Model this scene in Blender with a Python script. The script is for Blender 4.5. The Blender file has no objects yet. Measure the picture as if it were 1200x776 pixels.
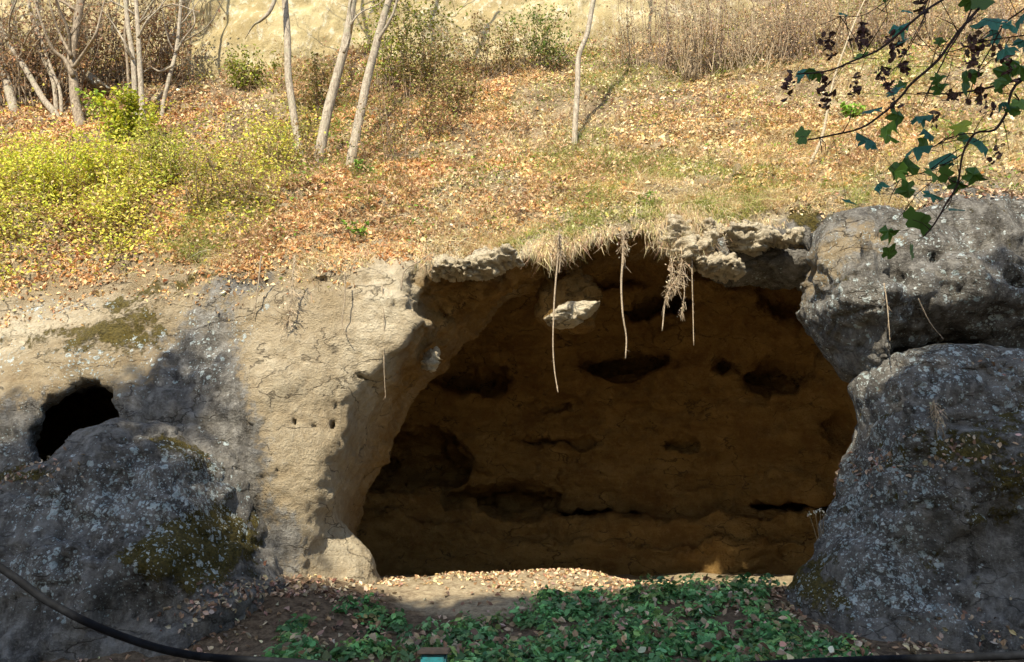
import bpy, math, random
import numpy as np
from mathutils import Vector
R = math.radians
rng = np.random.default_rng(7)
random.seed(7)
SC = bpy.context.scene
COL = SC.collection

# ------------------------------------------------------------------ camera, world, sun, exposure
CAM_Z, FPX, PITCH = 1.6, 980.0, R(14.4)
cam = bpy.data.cameras.new('camera'); camo = bpy.data.objects.new('camera', cam); COL.objects.link(camo)
cam.sensor_width = 36; cam.lens = 36 * FPX / 1200
camo.location = (0, 0, CAM_Z); camo.rotation_euler = (R(90) + PITCH, 0, 0)
cam.clip_start = 0.05; cam.clip_end = 500
SC.camera = camo
SUN_A, SUN_E = R(20), R(44)          # sun behind the camera, to the left
TO_SUN = np.array([-math.sin(SUN_A) * math.cos(SUN_E), -math.cos(SUN_A) * math.cos(SUN_E), math.sin(SUN_E)])
W = bpy.data.worlds.new("World"); SC.world = W; W.use_nodes = True
nt = W.node_tree; nt.nodes.clear()
sky = nt.nodes.new('ShaderNodeTexSky'); sky.sky_type = 'NISHITA'; sky.sun_disc = False
sky.sun_elevation = SUN_E; sky.sun_rotation = math.atan2(TO_SUN[0], TO_SUN[1])
bg = nt.nodes.new('ShaderNodeBackground'); bg.inputs[1].default_value = 0.15
wo = nt.nodes.new('ShaderNodeOutputWorld')
nt.links.new(sky.outputs[0], bg.inputs[0]); nt.links.new(bg.outputs[0], wo.inputs[0])
sun = bpy.data.lights.new('sun', 'SUN'); sun.energy = 5.0; sun.angle = R(0.5); sun.color = (1, .90, .72)
suno = bpy.data.objects.new('sun', sun); COL.objects.link(suno)
suno.rotation_euler = Vector(TO_SUN).to_track_quat('Z', 'Y').to_euler()
SC.view_settings.view_transform = 'Standard'; SC.view_settings.look = 'None'
SC.view_settings.gamma = 1; SC.view_settings.use_curve_mapping = False
SC.view_settings.exposure = 0.68
SC.cycles.max_bounces = 6; SC.cycles.diffuse_bounces = 4; SC.cycles.glossy_bounces = 2
SC.cycles.transmission_bounces = 3; SC.cycles.transparent_max_bounces = 4
SC.cycles.use_denoising = True
SC.cycles.caustics_reflective = False; SC.cycles.caustics_refractive = False

# ------------------------------------------------------------------ helpers
def at(px, py, Y):
    """the world point at depth Y that a photograph pixel looks at"""
    dx = (px - 600) / FPX; dz = (388 - py) / FPX
    yy = math.cos(PITCH) - dz * math.sin(PITCH); zz = math.sin(PITCH) + dz * math.cos(PITCH)
    t = Y / yy
    return np.array([dx * t, Y, CAM_Z + zz * t])
def pxm(Y): return FPX / Y

_T = rng.random((64, 64, 64)).astype(np.float32)
def vnoise(p, s=1.0, seed=0):
    q = p * s + np.array([seed * 17.3, seed * 9.1, seed * 5.7])
    i = np.floor(q).astype(np.int64); f = (q - i).astype(np.float32); f = f * f * (3 - 2 * f)
    x0, y0, z0 = i[..., 0] & 63, i[..., 1] & 63, i[..., 2] & 63
    x1, y1, z1 = (x0 + 1) & 63, (y0 + 1) & 63, (z0 + 1) & 63
    fx, fy, fz = f[..., 0], f[..., 1], f[..., 2]
    a = _T[x0, y0, z0] * (1 - fx) + _T[x1, y0, z0] * fx
    b = _T[x0, y1, z0] * (1 - fx) + _T[x1, y1, z0] * fx
    c = _T[x0, y0, z1] * (1 - fx) + _T[x1, y0, z1] * fx
    d = _T[x0, y1, z1] * (1 - fx) + _T[x1, y1, z1] * fx
    return ((a * (1 - fy) + b * fy) * (1 - fz) + (c * (1 - fy) + d * fy) * fz) * 2 - 1
def fbm(p, s, oct=4, gain=.5, seed=0):
    r = 0; a = 1
    for o in range(oct):
        r = r + a * vnoise(p, s, seed + o); s *= 2.03; a *= gain
    return r
def sstep(a, b, x):
    t = np.clip((x - a) / (b - a), 0, 1); return t * t * (3 - 2 * t)
def polysd(X, Z, P):
    """signed distance to polygon, negative inside"""
    P = np.asarray(P, float); d = np.full(X.shape, 1e9, np.float32); ins = np.zeros(X.shape, bool); n = len(P)
    for i in range(n):
        ax, az = P[i]; bx, bz = P[(i + 1) % n]
        ex, ez = bx - ax, bz - az; wx, wz = X - ax, Z - az
        t = np.clip((wx * ex + wz * ez) / (ex * ex + ez * ez + 1e-12), 0, 1)
        d = np.minimum(d, (wx - ex * t) ** 2 + (wz - ez * t) ** 2)
        c = ((az <= Z) & (bz > Z)) | ((bz <= Z) & (az > Z))
        with np.errstate(divide='ignore', invalid='ignore'):
            xi = ax + (Z - az) / (bz - az + 1e-20) * ex
        ins ^= c & (X < xi)
    d = np.sqrt(d); return np.where(ins, -d, d)
def smax(a, b, k):
    h = np.clip(.5 - .5 * (b - a) / k, 0, 1); return b * (1 - h) + a * h + k * h * (1 - h)
def smin(a, b, k): return -smax(-a, -b, k)
def rbf_fit(pts, vals, lam=.02):
    pts = np.asarray(pts, float); n = len(pts)
    r = np.linalg.norm(pts[:, None] - pts[None], axis=2)
    K = np.where(r > 0, r * r * np.log(r + 1e-12), 0) + lam * np.eye(n)
    A = np.zeros((n + 3, n + 3)); A[:n, :n] = K; A[:n, n] = 1; A[:n, n + 1:] = pts; A[n, :n] = 1; A[n + 1:, :n] = pts.T
    w = np.linalg.solve(A, np.concatenate([vals, [0, 0, 0]]))
    def ev(U, V):
        out = w[n] + w[n + 1] * U + w[n + 2] * V
        for k in range(n):
            r2 = (U - pts[k, 0]) ** 2 + (V - pts[k, 1]) ** 2 + 1e-12
            out = out + w[k] * r2 * np.log(r2) * .5
        return out
    return ev

def surface_nets(f, org, h):
    s = f < 0
    nx, ny, nz = f.shape
    cnt = np.zeros((nx - 1, ny - 1, nz - 1), np.int8)
    for a in (0, 1):
        for b in (0, 1):
            for c in (0, 1):
                cnt += s[a:nx - 1 + a, b:ny - 1 + b, c:nz - 1 + c]
    act = (cnt > 0) & (cnt < 8); del cnt
    I, J, K = np.nonzero(act)
    idx = np.full(act.shape, -1, np.int32); idx[I, J, K] = np.arange(len(I))
    corners = [(a, b, c) for a in (0, 1) for b in (0, 1) for c in (0, 1)]
    val = {c: f[I + c[0], J + c[1], K + c[2]].astype(np.float64) for c in corners}
    acc = np.zeros((len(I), 3)); n = np.zeros(len(I))
    for c in corners:
        for ax in range(3):
            if c[ax] == 0:
                d = list(c); d[ax] = 1; d = tuple(d)
                va, vb = val[c], val[d]; m = (va < 0) != (vb < 0)
                t = np.where(m, va / np.where(m, va - vb, 1), 0)
                p = np.array(c, float)[None].repeat(len(I), 0); p[:, ax] = t
                acc += p * m[:, None]; n += m
    V = (acc / n[:, None] + np.stack([I, J, K], 1)) * h + np.array(org)
    quads = []
    for ax in range(3):
        o = [(0, 0, 0)] * 4
        u, v = (ax + 1) % 3, (ax + 2) % 3
        lo = [slice(1, -1)] * 3; lo[ax] = slice(0, -1)
        hi = [slice(1, -1)] * 3; hi[ax] = slice(1, None)
        sa, sb = s[tuple(lo)], s[tuple(hi)]
        A, B, C = np.nonzero(sa != sb)
        P = np.stack([A, B, C], 1); P[:, u] += 1; P[:, v] += 1
        fl = sa[A, B, C]
        du = np.zeros(3, int); du[u] = 1; dv = np.zeros(3, int); dv[v] = 1
        q = np.stack([idx[tuple((P - du - dv).T)], idx[tuple((P - dv).T)], idx[tuple(P.T)], idx[tuple((P - du).T)]], 1)
        q[~fl] = q[~fl][:, ::-1]
        quads.append(q)
    return V, np.concatenate(quads)

def vnormals(V, Q):
    n = np.cross(V[Q[:, 2]] - V[Q[:, 0]], V[Q[:, -1]] - V[Q[:, 1]]) if Q.shape[1] == 4 else np.cross(V[Q[:, 1]] - V[Q[:, 0]], V[Q[:, 2]] - V[Q[:, 0]])
    N = np.zeros_like(V)
    for k in range(Q.shape[1]):
        for c in range(3): N[:, c] += np.bincount(Q[:, k], n[:, c], len(V))
    return N / (np.linalg.norm(N, axis=1)[:, None] + 1e-12)

def build(name, V, Fs, mat, parent=None, col=None, smooth=True, fields=None):
    """one mesh object from numpy arrays; Fs = list of (n,3)/(n,4) arrays"""
    if isinstance(Fs, np.ndarray): Fs = [Fs]
    Fs = [np.asarray(F, np.int32) for F in Fs if len(F)]
    me = bpy.data.meshes.new(name)
    V = np.asarray(V, np.float32)
    me.vertices.add(len(V)); me.vertices.foreach_set('co', V.ravel())
    li = np.concatenate([F.ravel() for F in Fs]); tot = np.concatenate([np.full(len(F), F.shape[1], np.int32) for F in Fs])
    st = np.concatenate([[0], np.cumsum(tot)[:-1]]).astype(np.int32)
    me.loops.add(len(li)); me.loops.foreach_set('vertex_index', li)
    me.polygons.add(len(tot)); me.polygons.foreach_set('loop_start', st)
    me.polygons.foreach_set('use_smooth', np.full(len(tot), smooth))
    if col is not None:
        ca = me.color_attributes.new('tint', 'FLOAT_COLOR', 'POINT')
        c4 = np.ones((len(V), 4), np.float32); c4[:, :3] = col; ca.data.foreach_set('color', c4.ravel())
    for k, v in (fields or {}).items():
        a = me.attributes.new(k, 'FLOAT', 'POINT'); a.data.foreach_set('value', np.asarray(v, np.float32))
    me.update(calc_edges=True); me.validate()
    me.materials.append(mat)
    o = bpy.data.objects.new(name, me); COL.objects.link(o)
    if parent is not None:
        o.parent = parent
        o.matrix_parent_inverse = parent.matrix_world.inverted() if False else o.matrix_parent_inverse
        me.transform(__import__('mathutils').Matrix.Translation(-Vector(parent.location)))
    return o
def tag(o, label=None, cat=None, group=None, kind=None):
    if label: o['label'] = label
    if cat: o['category'] = cat
    if group: o['group'] = group
    if kind: o['kind'] = kind
    return o
def empty(name, loc, label, cat, group=None):
    o = bpy.data.objects.new(name, None); COL.objects.link(o); o.location = tuple(float(c) for c in loc)
    o.empty_display_size = .2
    return tag(o, label, cat, group)

class Geo:
    def __init__(s): s.V = []; s.F3 = []; s.F4 = []; s.C = []; s.n = 0
    def add(s, V, F3=None, F4=None, col=(1, 1, 1)):
        V = np.asarray(V, float)
        if F3 is not None and len(F3): s.F3.append(np.asarray(F3) + s.n)
        if F4 is not None and len(F4): s.F4.append(np.asarray(F4) + s.n)
        c = np.asarray(col, float); s.C.append(np.broadcast_to(c, (len(V), 3)) if c.ndim == 1 else c)
        s.V.append(V); s.n += len(V)
    def build(s, name, mat, parent=None, smooth=True):
        Fs = []
        if s.F3: Fs.append(np.concatenate(s.F3))
        if s.F4: Fs.append(np.concatenate(s.F4))
        return build(name, np.concatenate(s.V), Fs, mat, parent, np.concatenate(s.C), smooth)
    def tube(s, pts, rad, seg=7, col=(1, 1, 1), rough=0.0):
        pts = np.asarray(pts, float); n = len(pts); rad = np.broadcast_to(np.asarray(rad, float), (n,))
        T = np.gradient(pts, axis=0); T /= np.linalg.norm(T, axis=1)[:, None] + 1e-9
        up = np.array([0, 1., 0]) if abs(T[0, 1]) < .8 else np.array([1., 0, 0])
        V = []
        for i in range(n):
            a = np.cross(T[i], up); a /= np.linalg.norm(a) + 1e-9; b = np.cross(T[i], a); up = np.cross(a, T[i])
            th = np.arange(seg) / seg * 2 * math.pi
            rr = rad[i] * (1 + rough * rng.normal(size=seg))[:, None] if rough else rad[i]
            V.append(pts[i] + (np.cos(th)[:, None] * a + np.sin(th)[:, None] * b) * rr)
        V.append(pts[:1]); V.append(pts[-1:]); V = np.concatenate(V)
        k = np.arange(seg); k2 = (k + 1) % seg; F = []
        for i in range(n - 1): F.append(np.stack([i * seg + k, i * seg + k2, (i + 1) * seg + k2, (i + 1) * seg + k], 1))
        F3 = np.concatenate([np.stack([k2, k, np.full(seg, n * seg)], 1), np.stack([(n - 1) * seg + k, (n - 1) * seg + k2, np.full(seg, n * seg + 1)], 1)])
        s.add(V, F3, np.concatenate(F), col)

def smooth_path(P, n=24):
    """Catmull-Rom through the points"""
    P = np.asarray(P, float); P = np.vstack([2 * P[0] - P[1], P, 2 * P[-1] - P[-2]]); out = []
    m = len(P) - 3; per = max(2, n // m)
    for i in range(m):
        a, b, c, d = P[i:i + 4]
        for t in np.linspace(0, 1, per, endpoint=False):
            out.append(.5 * (2 * b + (c - a) * t + (2 * a - 5 * b + 4 * c - d) * t * t + (3 * b - a - 3 * c + d) * t ** 3))
    out.append(P[-2]); return np.array(out)

# leaf scatter: every leaf a small folded blade with an outline
LEAF_OVAL = (np.array([[0, -.5, 0], [-.30, -.1, .07], [-.22, .25, .08], [0, .5, -.06], [.22, .25, .10], [.30, -.1, .05], [0, 0, -.04]]),
             np.array([[0, 6, 1], [1, 6, 2], [2, 6, 3], [3, 6, 4], [4, 6, 5], [5, 6, 0]]))
LEAF_SIMPLE = (np.array([[0, -.5, 0], [-.3, 0, .12], [0, .5, -.05], [.3, 0, .08], ]), np.array([[0, 3, 2], [0, 2, 1]]))
def _maple():
    ang = [(-90, .16), (-64, .38), (-38, .44), (-6, .42), (16, .58), (34, .46), (48, .36), (66, .42), (78, .52), (90, .64)]
    r = [(a, q) for a, q in ang] + [(180 - a, q) for a, q in ang[::-1][1:-1]]
    V = [[q * math.cos(R(a)), q * math.sin(R(a)), .05 * math.sin(a * 7) - .12 * abs(q * math.cos(R(a))) ** 1.3] for a, q in r] + [[0, -.02, .03]]
    n = len(r); return np.array(V), np.array([[n, i, (i + 1) % n] for i in range(n)])
LEAF_MAPLE = _maple()
def frames(N, spin, tilt):
    """random rotation matrices whose z follows N, tilted by tilt (radians, normal)"""
    n = len(N); N = N + rng.normal(size=(n, 3)) * tilt; N /= np.linalg.norm(N, axis=1)[:, None] + 1e-9
    a = np.cross(N, np.where(np.abs(N[:, 2:3]) > .9, np.array([[1., 0, 0]]), np.array([[0, 0, 1.]])))
    a /= np.linalg.norm(a, axis=1)[:, None] + 1e-9; b = np.cross(N, a)
    c, s_ = np.cos(spin)[:, None], np.sin(spin)[:, None]
    return np.stack([a * c + b * s_, -a * s_ + b * c, N], 2)
def scatter(P, N, size, tmpl, cols, tilt=.5, curl=1.0, lift=.3):
    n = len(P); V, F = tmpl; M = frames(N, rng.random(n) * 6.283, tilt)
    sc = np.broadcast_to(np.asarray(size, float), (n,))
    L = V[None].repeat(n, 0).copy(); L[:, :, 2] *= (rng.random(n) * 3 * curl - .6)[:, None]
    L[:, :, 0] *= rng.uniform(.7, 1.2, n)[:, None]
    Wd = np.einsum('nij,nvj->nvi', M, L) * sc[:, None, None] + P[:, None] + (N * sc[:, None] * lift)[:, None]
    Fc = F[None] + (np.arange(n) * len(V))[:, None, None]
    C = np.repeat(cols, len(V), 0)
    return Wd.reshape(-1, 3), Fc.reshape(-1, 3), C
def pick(palette, n, jitter=.12):
    pal = np.array([c[:3] for c in palette], float); w = np.array([c[3] if len(c) > 3 else 1 for c in palette], float)
    c = pal[rng.choice(len(pal), n, p=w / w.sum())]; c = c * .75 + pal[rng.choice(len(pal), n, p=w / w.sum())] * .25
    return np.clip(c * (1 + rng.normal(size=(n, 1)) * jitter * 1.6) * (1 + rng.normal(size=(n, 3)) * jitter * .4), .005, .95)
def blades(P, D, length, width, cols, seg=3, droop=.5):
    """grass blades: root P, direction D, bending down"""
    n = len(P); length = np.broadcast_to(length, (n,)); width = np.broadcast_to(width, (n,))
    D = D / (np.linalg.norm(D, axis=1)[:, None] + 1e-9)
    side = np.cross(D, rng.normal(size=(n, 3))); side /= np.linalg.norm(side, axis=1)[:, None] + 1e-9
    hx = rng.normal(size=(n, 3)); hx[:, 2] = -np.abs(hx[:, 2]) - .4
    rows = []
    for k in range(seg + 1):
        t = k / seg
        c = P + D * (length * t)[:, None] + hx * (length * droop * t * t * .5)[:, None]
        w = (width * (1 - t * .85) * .5)[:, None]
        rows += [c - side * w, c + side * w]
    V = np.stack(rows, 1); m = 2 * (seg + 1)
    F = np.array([[2 * k, 2 * k + 1, 2 * k + 3, 2 * k + 2] for k in range(seg)])
    Fc = F[None] + (np.arange(n) * m)[:, None, None]
    return V.reshape(-1, 3), Fc.reshape(-1, 4), np.repeat(cols, m, 0)
def sample(V, Q, n, wfun=None, N=None):
    """random points on a quad mesh, weighted by area and wfun(points, normals)"""
    c = V[Q].mean(1); nn = np.cross(V[Q[:, 2]] - V[Q[:, 0]], V[Q[:, 3]] - V[Q[:, 1]]); ar = np.linalg.norm(nn, axis=1) / 2
    nn = nn / (2 * ar[:, None] + 1e-12); w = ar * (wfun(c, nn) if wfun else 1)
    k = rng.choice(len(Q), n, p=w / w.sum()); u, v = rng.random((2, n))
    q = V[Q[k]]; u = u[:, None]; v = v[:, None]
    p = (q[:, 0] * (1 - u) + q[:, 1] * u) * (1 - v) + (q[:, 3] * (1 - u) + q[:, 2] * u) * v
    return p, nn[k]

# ------------------------------------------------------------------ materials
def newmat(name):
    m = bpy.data.materials.new(name); m.use_nodes = True; t = m.node_tree; t.nodes.clear()
    o = t.nodes.new('ShaderNodeOutputMaterial'); b = t.nodes.new('ShaderNodeBsdfPrincipled')
    t.links.new(b.outputs[0], o.inputs[0]); return m, t, b, o
class NT:
    def __init__(s, t): s.t = t; s.co = t.nodes.new('ShaderNodeTexCoord').outputs['Object']
    def val(s, x, sock):
        if isinstance(x, (int, float)): sock.default_value = x
        elif isinstance(x, (tuple, list)): sock.default_value = tuple(x) + ((1,) if len(x) == 3 and len(sock.default_value) == 4 else ())
        else: s.t.links.new(x, sock)
    def noise(s, scale, detail=5, rough=.6, dist=0, vec=None):
        n = s.t.nodes.new('ShaderNodeTexNoise'); n.inputs['Scale'].default_value = scale; n.inputs['Detail'].default_value = detail
        n.inputs['Roughness'].default_value = rough; n.inputs['Distortion'].default_value = dist
        s.t.links.new(vec or s.co, n.inputs['Vector']); return n.outputs['Fac']
    def vor(s, scale, feature='F1', vec=None, rand=1):
        n = s.t.nodes.new('ShaderNodeTexVoronoi'); n.inputs['Scale'].default_value = scale; n.feature = feature
        n.inputs['Randomness'].default_value = rand
        s.t.links.new(vec or s.co, n.inputs['Vector']); return n
    def ramp(s, x, a, b, lo=0., hi=1.):
        n = s.t.nodes.new('ShaderNodeMapRange'); n.interpolation_type = 'SMOOTHSTEP'
        s.val(x, n.inputs[0]); n.inputs[1].default_value = a; n.inputs[2].default_value = b
        n.inputs[3].default_value = lo; n.inputs[4].default_value = hi; return n.outputs[0]
    def m(s, op, a, b=0., c=0.):
        n = s.t.nodes.new('ShaderNodeMath'); n.operation = op; s.val(a, n.inputs[0]); s.val(b, n.inputs[1]); s.val(c, n.inputs[2]); return n.outputs[0]
    def mix(s, f, a, b, blend='MIX'):
        n = s.t.nodes.new('ShaderNodeMix'); n.data_type = 'RGBA'; n.blend_type = blend
        s.val(f, n.inputs[0]); s.val(a, n.inputs[6]); s.val(b, n.inputs[7]); return n.outputs[2]
    def attr(s, name, out='Fac'):
        n = s.t.nodes.new('ShaderNodeAttribute'); n.attribute_name = name; return n.outputs[out]
    def scaled(s, sc, rot=(0, 0, 0)):
        n = s.t.nodes.new('ShaderNodeMapping'); n.inputs['Scale'].default_value = sc; n.inputs['Rotation'].default_value = rot
        s.t.links.new(s.co, n.inputs[0]); return n.outputs[0]
    def bump(s, h, strength, dist, b, prev=None):
        n = s.t.nodes.new('ShaderNodeBump'); n.inputs['Strength'].default_value = strength; n.inputs['Distance'].default_value = dist
        s.val(h, n.inputs['Height'])
        if prev: s.t.links.new(prev, n.inputs['Normal'])
        if b: s.t.links.new(n.outputs[0], b.inputs['Normal'])
        return n.outputs[0]
def rock_material():
    m, t, b, o = newmat('sandstone'); n = NT(t)
    grey, moss, lich, ins, pale = (n.attr(k) for k in ('grey', 'moss', 'lichen', 'inside', 'pale'))
    n1 = n.noise(1.3, 8, .65, .3); n2 = n.noise(6, 8, .7); n3 = n.noise(28, 6, .7); nf = n.noise(90, 4, .7)
    lay = n.noise(1.1, 8, .68, .5, n.scaled((.7, .7, 3.0), (.08, .05, 0)))
    vert = n.noise(2.0, 7, .65, .2, n.scaled((2.2, 2.2, .35)))
    sand = n.mix(n.ramp(n1, .35, .65), (.44, .345, .205), (.60, .51, .35))
    sand = n.mix(n.ramp(n2, .3, .7), n.mix(.6, sand, (.29, .22, .14)), sand)
    sand = n.mix(n.ramp(lay, .35, .62), n.mix(.5, sand, (.33, .24, .13)), sand)
    sand = n.mix(pale, sand, n.mix(n.ramp(n2, .3, .65), (.60, .50, .34), (.84, .75, .56)))
    gr = n.mix(n.ramp(n1, .34, .66), (.094, .088, .078), (.26, .24, .205))
    gr = n.mix(n.ramp(n2, .38, .7), gr, (.38, .365, .33))
    gr = n.mix(n.m('MULTIPLY', n.ramp(vert, .45, .62), .55), gr, (.05, .045, .04))
    gr = n.mix(n.m('MULTIPLY', n.ramp(n3, .5, .7), .5), gr, (.46, .44, .39))
    gmask = n.ramp(n.m('ADD', grey, n.m('MULTIPLY', n.m('SUBTRACT', n2, .5), 1.3)), .35, .68)
    base = n.mix(gmask, sand, gr)
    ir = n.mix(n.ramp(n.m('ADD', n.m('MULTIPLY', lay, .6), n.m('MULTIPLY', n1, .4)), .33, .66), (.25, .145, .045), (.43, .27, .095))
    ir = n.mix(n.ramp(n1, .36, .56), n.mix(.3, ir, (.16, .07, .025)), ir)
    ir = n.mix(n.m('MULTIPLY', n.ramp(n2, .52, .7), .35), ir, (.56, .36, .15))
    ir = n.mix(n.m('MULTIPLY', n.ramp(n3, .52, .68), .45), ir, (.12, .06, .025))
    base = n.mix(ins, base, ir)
    # hairline cracks, only in places
    wv = n.t.nodes.new('ShaderNodeVectorMath'); wv.operation = 'MULTIPLY_ADD'; nw = n.t.nodes.new('ShaderNodeTexNoise'); nw.inputs['Scale'].default_value = 1.8; nw.inputs['Detail'].default_value = 6
    t.links.new(n.scaled((1, 1, 1.9), (.1, .15, 0)), nw.inputs['Vector']); t.links.new(nw.outputs['Color'], wv.inputs[0]); wv.inputs[1].default_value = (.9, .9, .9); t.links.new(n.scaled((.8, .8, 1.7), (.12, .1, 0)), wv.inputs[2])
    ce = n.vor(1.1, 'DISTANCE_TO_EDGE', wv.outputs[0]); crk = n.m('MULTIPLY', n.ramp(ce.outputs['Distance'], .004, .022, 1., 0.), n.ramp(n1, .47, .56))
    base = n.mix(n.m('MULTIPLY', crk, .6), base, (.05, .04, .03))
    # moss
    mm = n.ramp(n.m('ADD', moss, n.m('MULTIPLY', n.m('SUBTRACT', n.noise(3.4, 9, .75), .5), 2.2)), .52, .74)
    mcol = n.mix(n.ramp(n3, .3, .7), (.045, .040, .008), (.19, .145, .026))
    base = n.mix(n.m('MULTIPLY', mm, .9), base, mcol)
    # lichen: crusty pale rosettes of two sizes, where the field is
    w = n.t.nodes.new('ShaderNodeVectorMath'); w.operation = 'MULTIPLY_ADD'
    nz = n.t.nodes.new('ShaderNodeTexNoise'); nz.inputs['Scale'].default_value = 14; t.links.new(n.co, nz.inputs['Vector'])
    t.links.new(nz.outputs['Color'], w.inputs[0]); w.inputs[1].default_value = (.09, .09, .09); t.links.new(n.co, w.inputs[2])
    big = n.noise(1.7, 6, .7)
    dens = n.m('ADD', lich, n.m('MULTIPLY', n.m('SUBTRACT', big, .5), 2.4))
    parts = None
    for sc, a, bb, k in ((6.5, .12, .36, 1.0), (14, .16, .36, 1.), (27, .2, .38, .85)):
        v = n.vor(sc, 'F1', w.outputs[0]); cr = n.t.nodes.new('ShaderNodeSeparateColor'); t.links.new(v.outputs['Color'], cr.inputs[0])
        th = n.m('MULTIPLY', n.ramp(n.m('ADD', dens, n.m('MULTIPLY', n.m('SUBTRACT', cr.outputs[0], .5), 1.1)), .25, .95), bb)
        s = n.ramp(n.m('SUBTRACT', th, v.outputs['Distance']), -.01, .05, 0, k)
        parts = s if parts is None else n.m('MAXIMUM', parts, s)
    parts = n.m('MULTIPLY', n.m('MULTIPLY', parts, n.ramp(n3, .38, .5)), n.ramp(lich, .01, .12))
    lc = n.mix(n.ramp(n2, .35, .65), (.50, .62, .62), (.88, .95, .92))
    base = n.mix(n.m('MULTIPLY', parts, .92), base, lc)
    t.links.new(base, b.inputs['Base Color']); b.inputs['Roughness'].default_value = .93
    b.inputs['Specular IOR Level'].default_value = .15
    h = n.m('ADD', n.m('MULTIPLY', n2, 1.), n.m('MULTIPLY', n3, .45)); h = n.m('ADD', h, n.m('MULTIPLY', nf, .16)); h = n.m('ADD', h, n.m('MULTIPLY', mm, .22))
    h = n.m('ADD', h, n.m('MULTIPLY', parts, .06)); h = n.m('ADD', h, n.m('MULTIPLY', lay, .6)); h = n.m('SUBTRACT', h, n.m('MULTIPLY', crk, .35))
    n.bump(h, 1., .15, b)
    return m
def tint_material(name, rough=.8, trans=0., spec=.2, bump=0, bs=40, var=0.):
    m, t, b, o = newmat(name); n = NT(t)
    c = n.attr('tint', 'Color')
    if var: c = n.mix(n.ramp(n.noise(bs * .5, 4), .3, .7), n.mix(var, c, (.02, .015, .01)), c)
    t.links.new(c, b.inputs['Base Color']); b.inputs['Roughness'].default_value = rough
    b.inputs['Specular IOR Level'].default_value = spec
    if bump: n.bump(n.noise(bs, 5, .7), bump, .02, b)
    if trans:
        tr = t.nodes.new('ShaderNodeBsdfTranslucent'); t.links.new(c, tr.inputs[0])
        mx = t.nodes.new('ShaderNodeMixShader'); mx.inputs[0].default_value = trans
        t.links.new(b.outputs[0], mx.inputs[1]); t.links.new(tr.outputs[0], mx.inputs[2]); t.links.new(mx.outputs[0], o.inputs[0])
    return m
def soil_material():
    m, t, b, o = newmat('soil'); n = NT(t)
    n1 = n.noise(1.6, 7, .6); n2 = n.noise(11, 7, .7); n3 = n.noise(45, 5, .7)
    soil = n.mix(n.ramp(n2, .35, .65), (.08, .055, .035), (.22, .16, .10))
    sandy = n.mix(n.ramp(n2, .35, .65), (.27, .21, .13), (.46, .38, .25))
    c = n.mix(n.ramp(n.m('ADD', n.attr('pale'), n.m('MULTIPLY', n.m('SUBTRACT', n1, .5), 1.2)), .3, .7), soil, sandy)
    c = n.mix(n.m('MULTIPLY', n.ramp(n3, .5, .7), .4), c, (.08, .05, .03))
    t.links.new(c, b.inputs['Base Color']); b.inputs['Roughness'].default_value = .95; b.inputs['Specular IOR Level'].default_value = .1
    n.bump(n.m('ADD', n2, n.m('MULTIPLY', n3, .5)), .8, .06, b); return m
def bark_material(name, a, bcol, patch=None):
    m, t, b, o = newmat(name); n = NT(t)
    v = n.noise(9, 7, .7, .3, n.scaled((3, 3, .7))); c = n.mix(n.ramp(v, .33, .66), a, bcol)
    ring = n.noise(6, 3, .6, 0, n.scaled((.6, .6, 7))); c = n.mix(n.m('MULTIPLY', n.ramp(ring, .6, .68), .7), c, (.07, .055, .04))
    if patch: c = n.mix(n.ramp(n.noise(3.1, 6, .7), .52, .62, 0, .8), c, patch)
    t.links.new(c, b.inputs['Base Color']); b.inputs['Roughness'].default_value = .9; b.inputs['Specular IOR Level'].default_value = .2
    n.bump(v, .8, .03, b); return m
def cliff_material():
    m, t, b, o = newmat('yellow_sandstone'); n = NT(t)
    n1 = n.noise(.7, 8, .6, .3); n2 = n.noise(4.5, 8, .7, 0, n.scaled((1, 1, .55))); lay = n.noise(.9, 7, .6, .5, n.scaled((.9, .9, 1.2)))
    c = n.mix(n.ramp(n1, .35, .65), (.33, .26, .125), (.48, .40, .22))
    c = n.mix(n.ramp(lay, .38, .6), n.mix(.5, c, (.36, .29, .16)), c)
    c = n.mix(n.m('MULTIPLY', n.ramp(n2, .5, .66), .55), c, (.70, .66, .52))
    c = n.mix(n.m('MULTIPLY', n.ramp(n.noise(2.2, 9, .75), .50, .62), .6), c, (.20, .17, .09))
    t.links.new(c, b.inputs['Base Color']); b.inputs['Roughness'].default_value = .95; b.inputs['Specular IOR Level'].default_value = .1
    n.bump(n.m('ADD', n2, lay), .8, .12, b); return m
M_ROCK = rock_material(); M_SOIL = soil_material(); M_CLIFF = cliff_material()
M_LITTER = tint_material('dead_leaf', .75, .12, .25)
M_GRASS = tint_material('grass_blade', .8, .25, .15)
M_LEAF = tint_material('green_leaf', .55, .3, .35)
M_ROOT = tint_material('root_bark', .85, 0, .2, .5, 60, .5)
M_BARKP = bark_material('pale_bark', (.22, .18, .135), (.50, .44, .34), (.33, .31, .22))
M_BARKD = bark_material('brown_bark', (.15, .115, .08), (.40, .33, .24))

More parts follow.
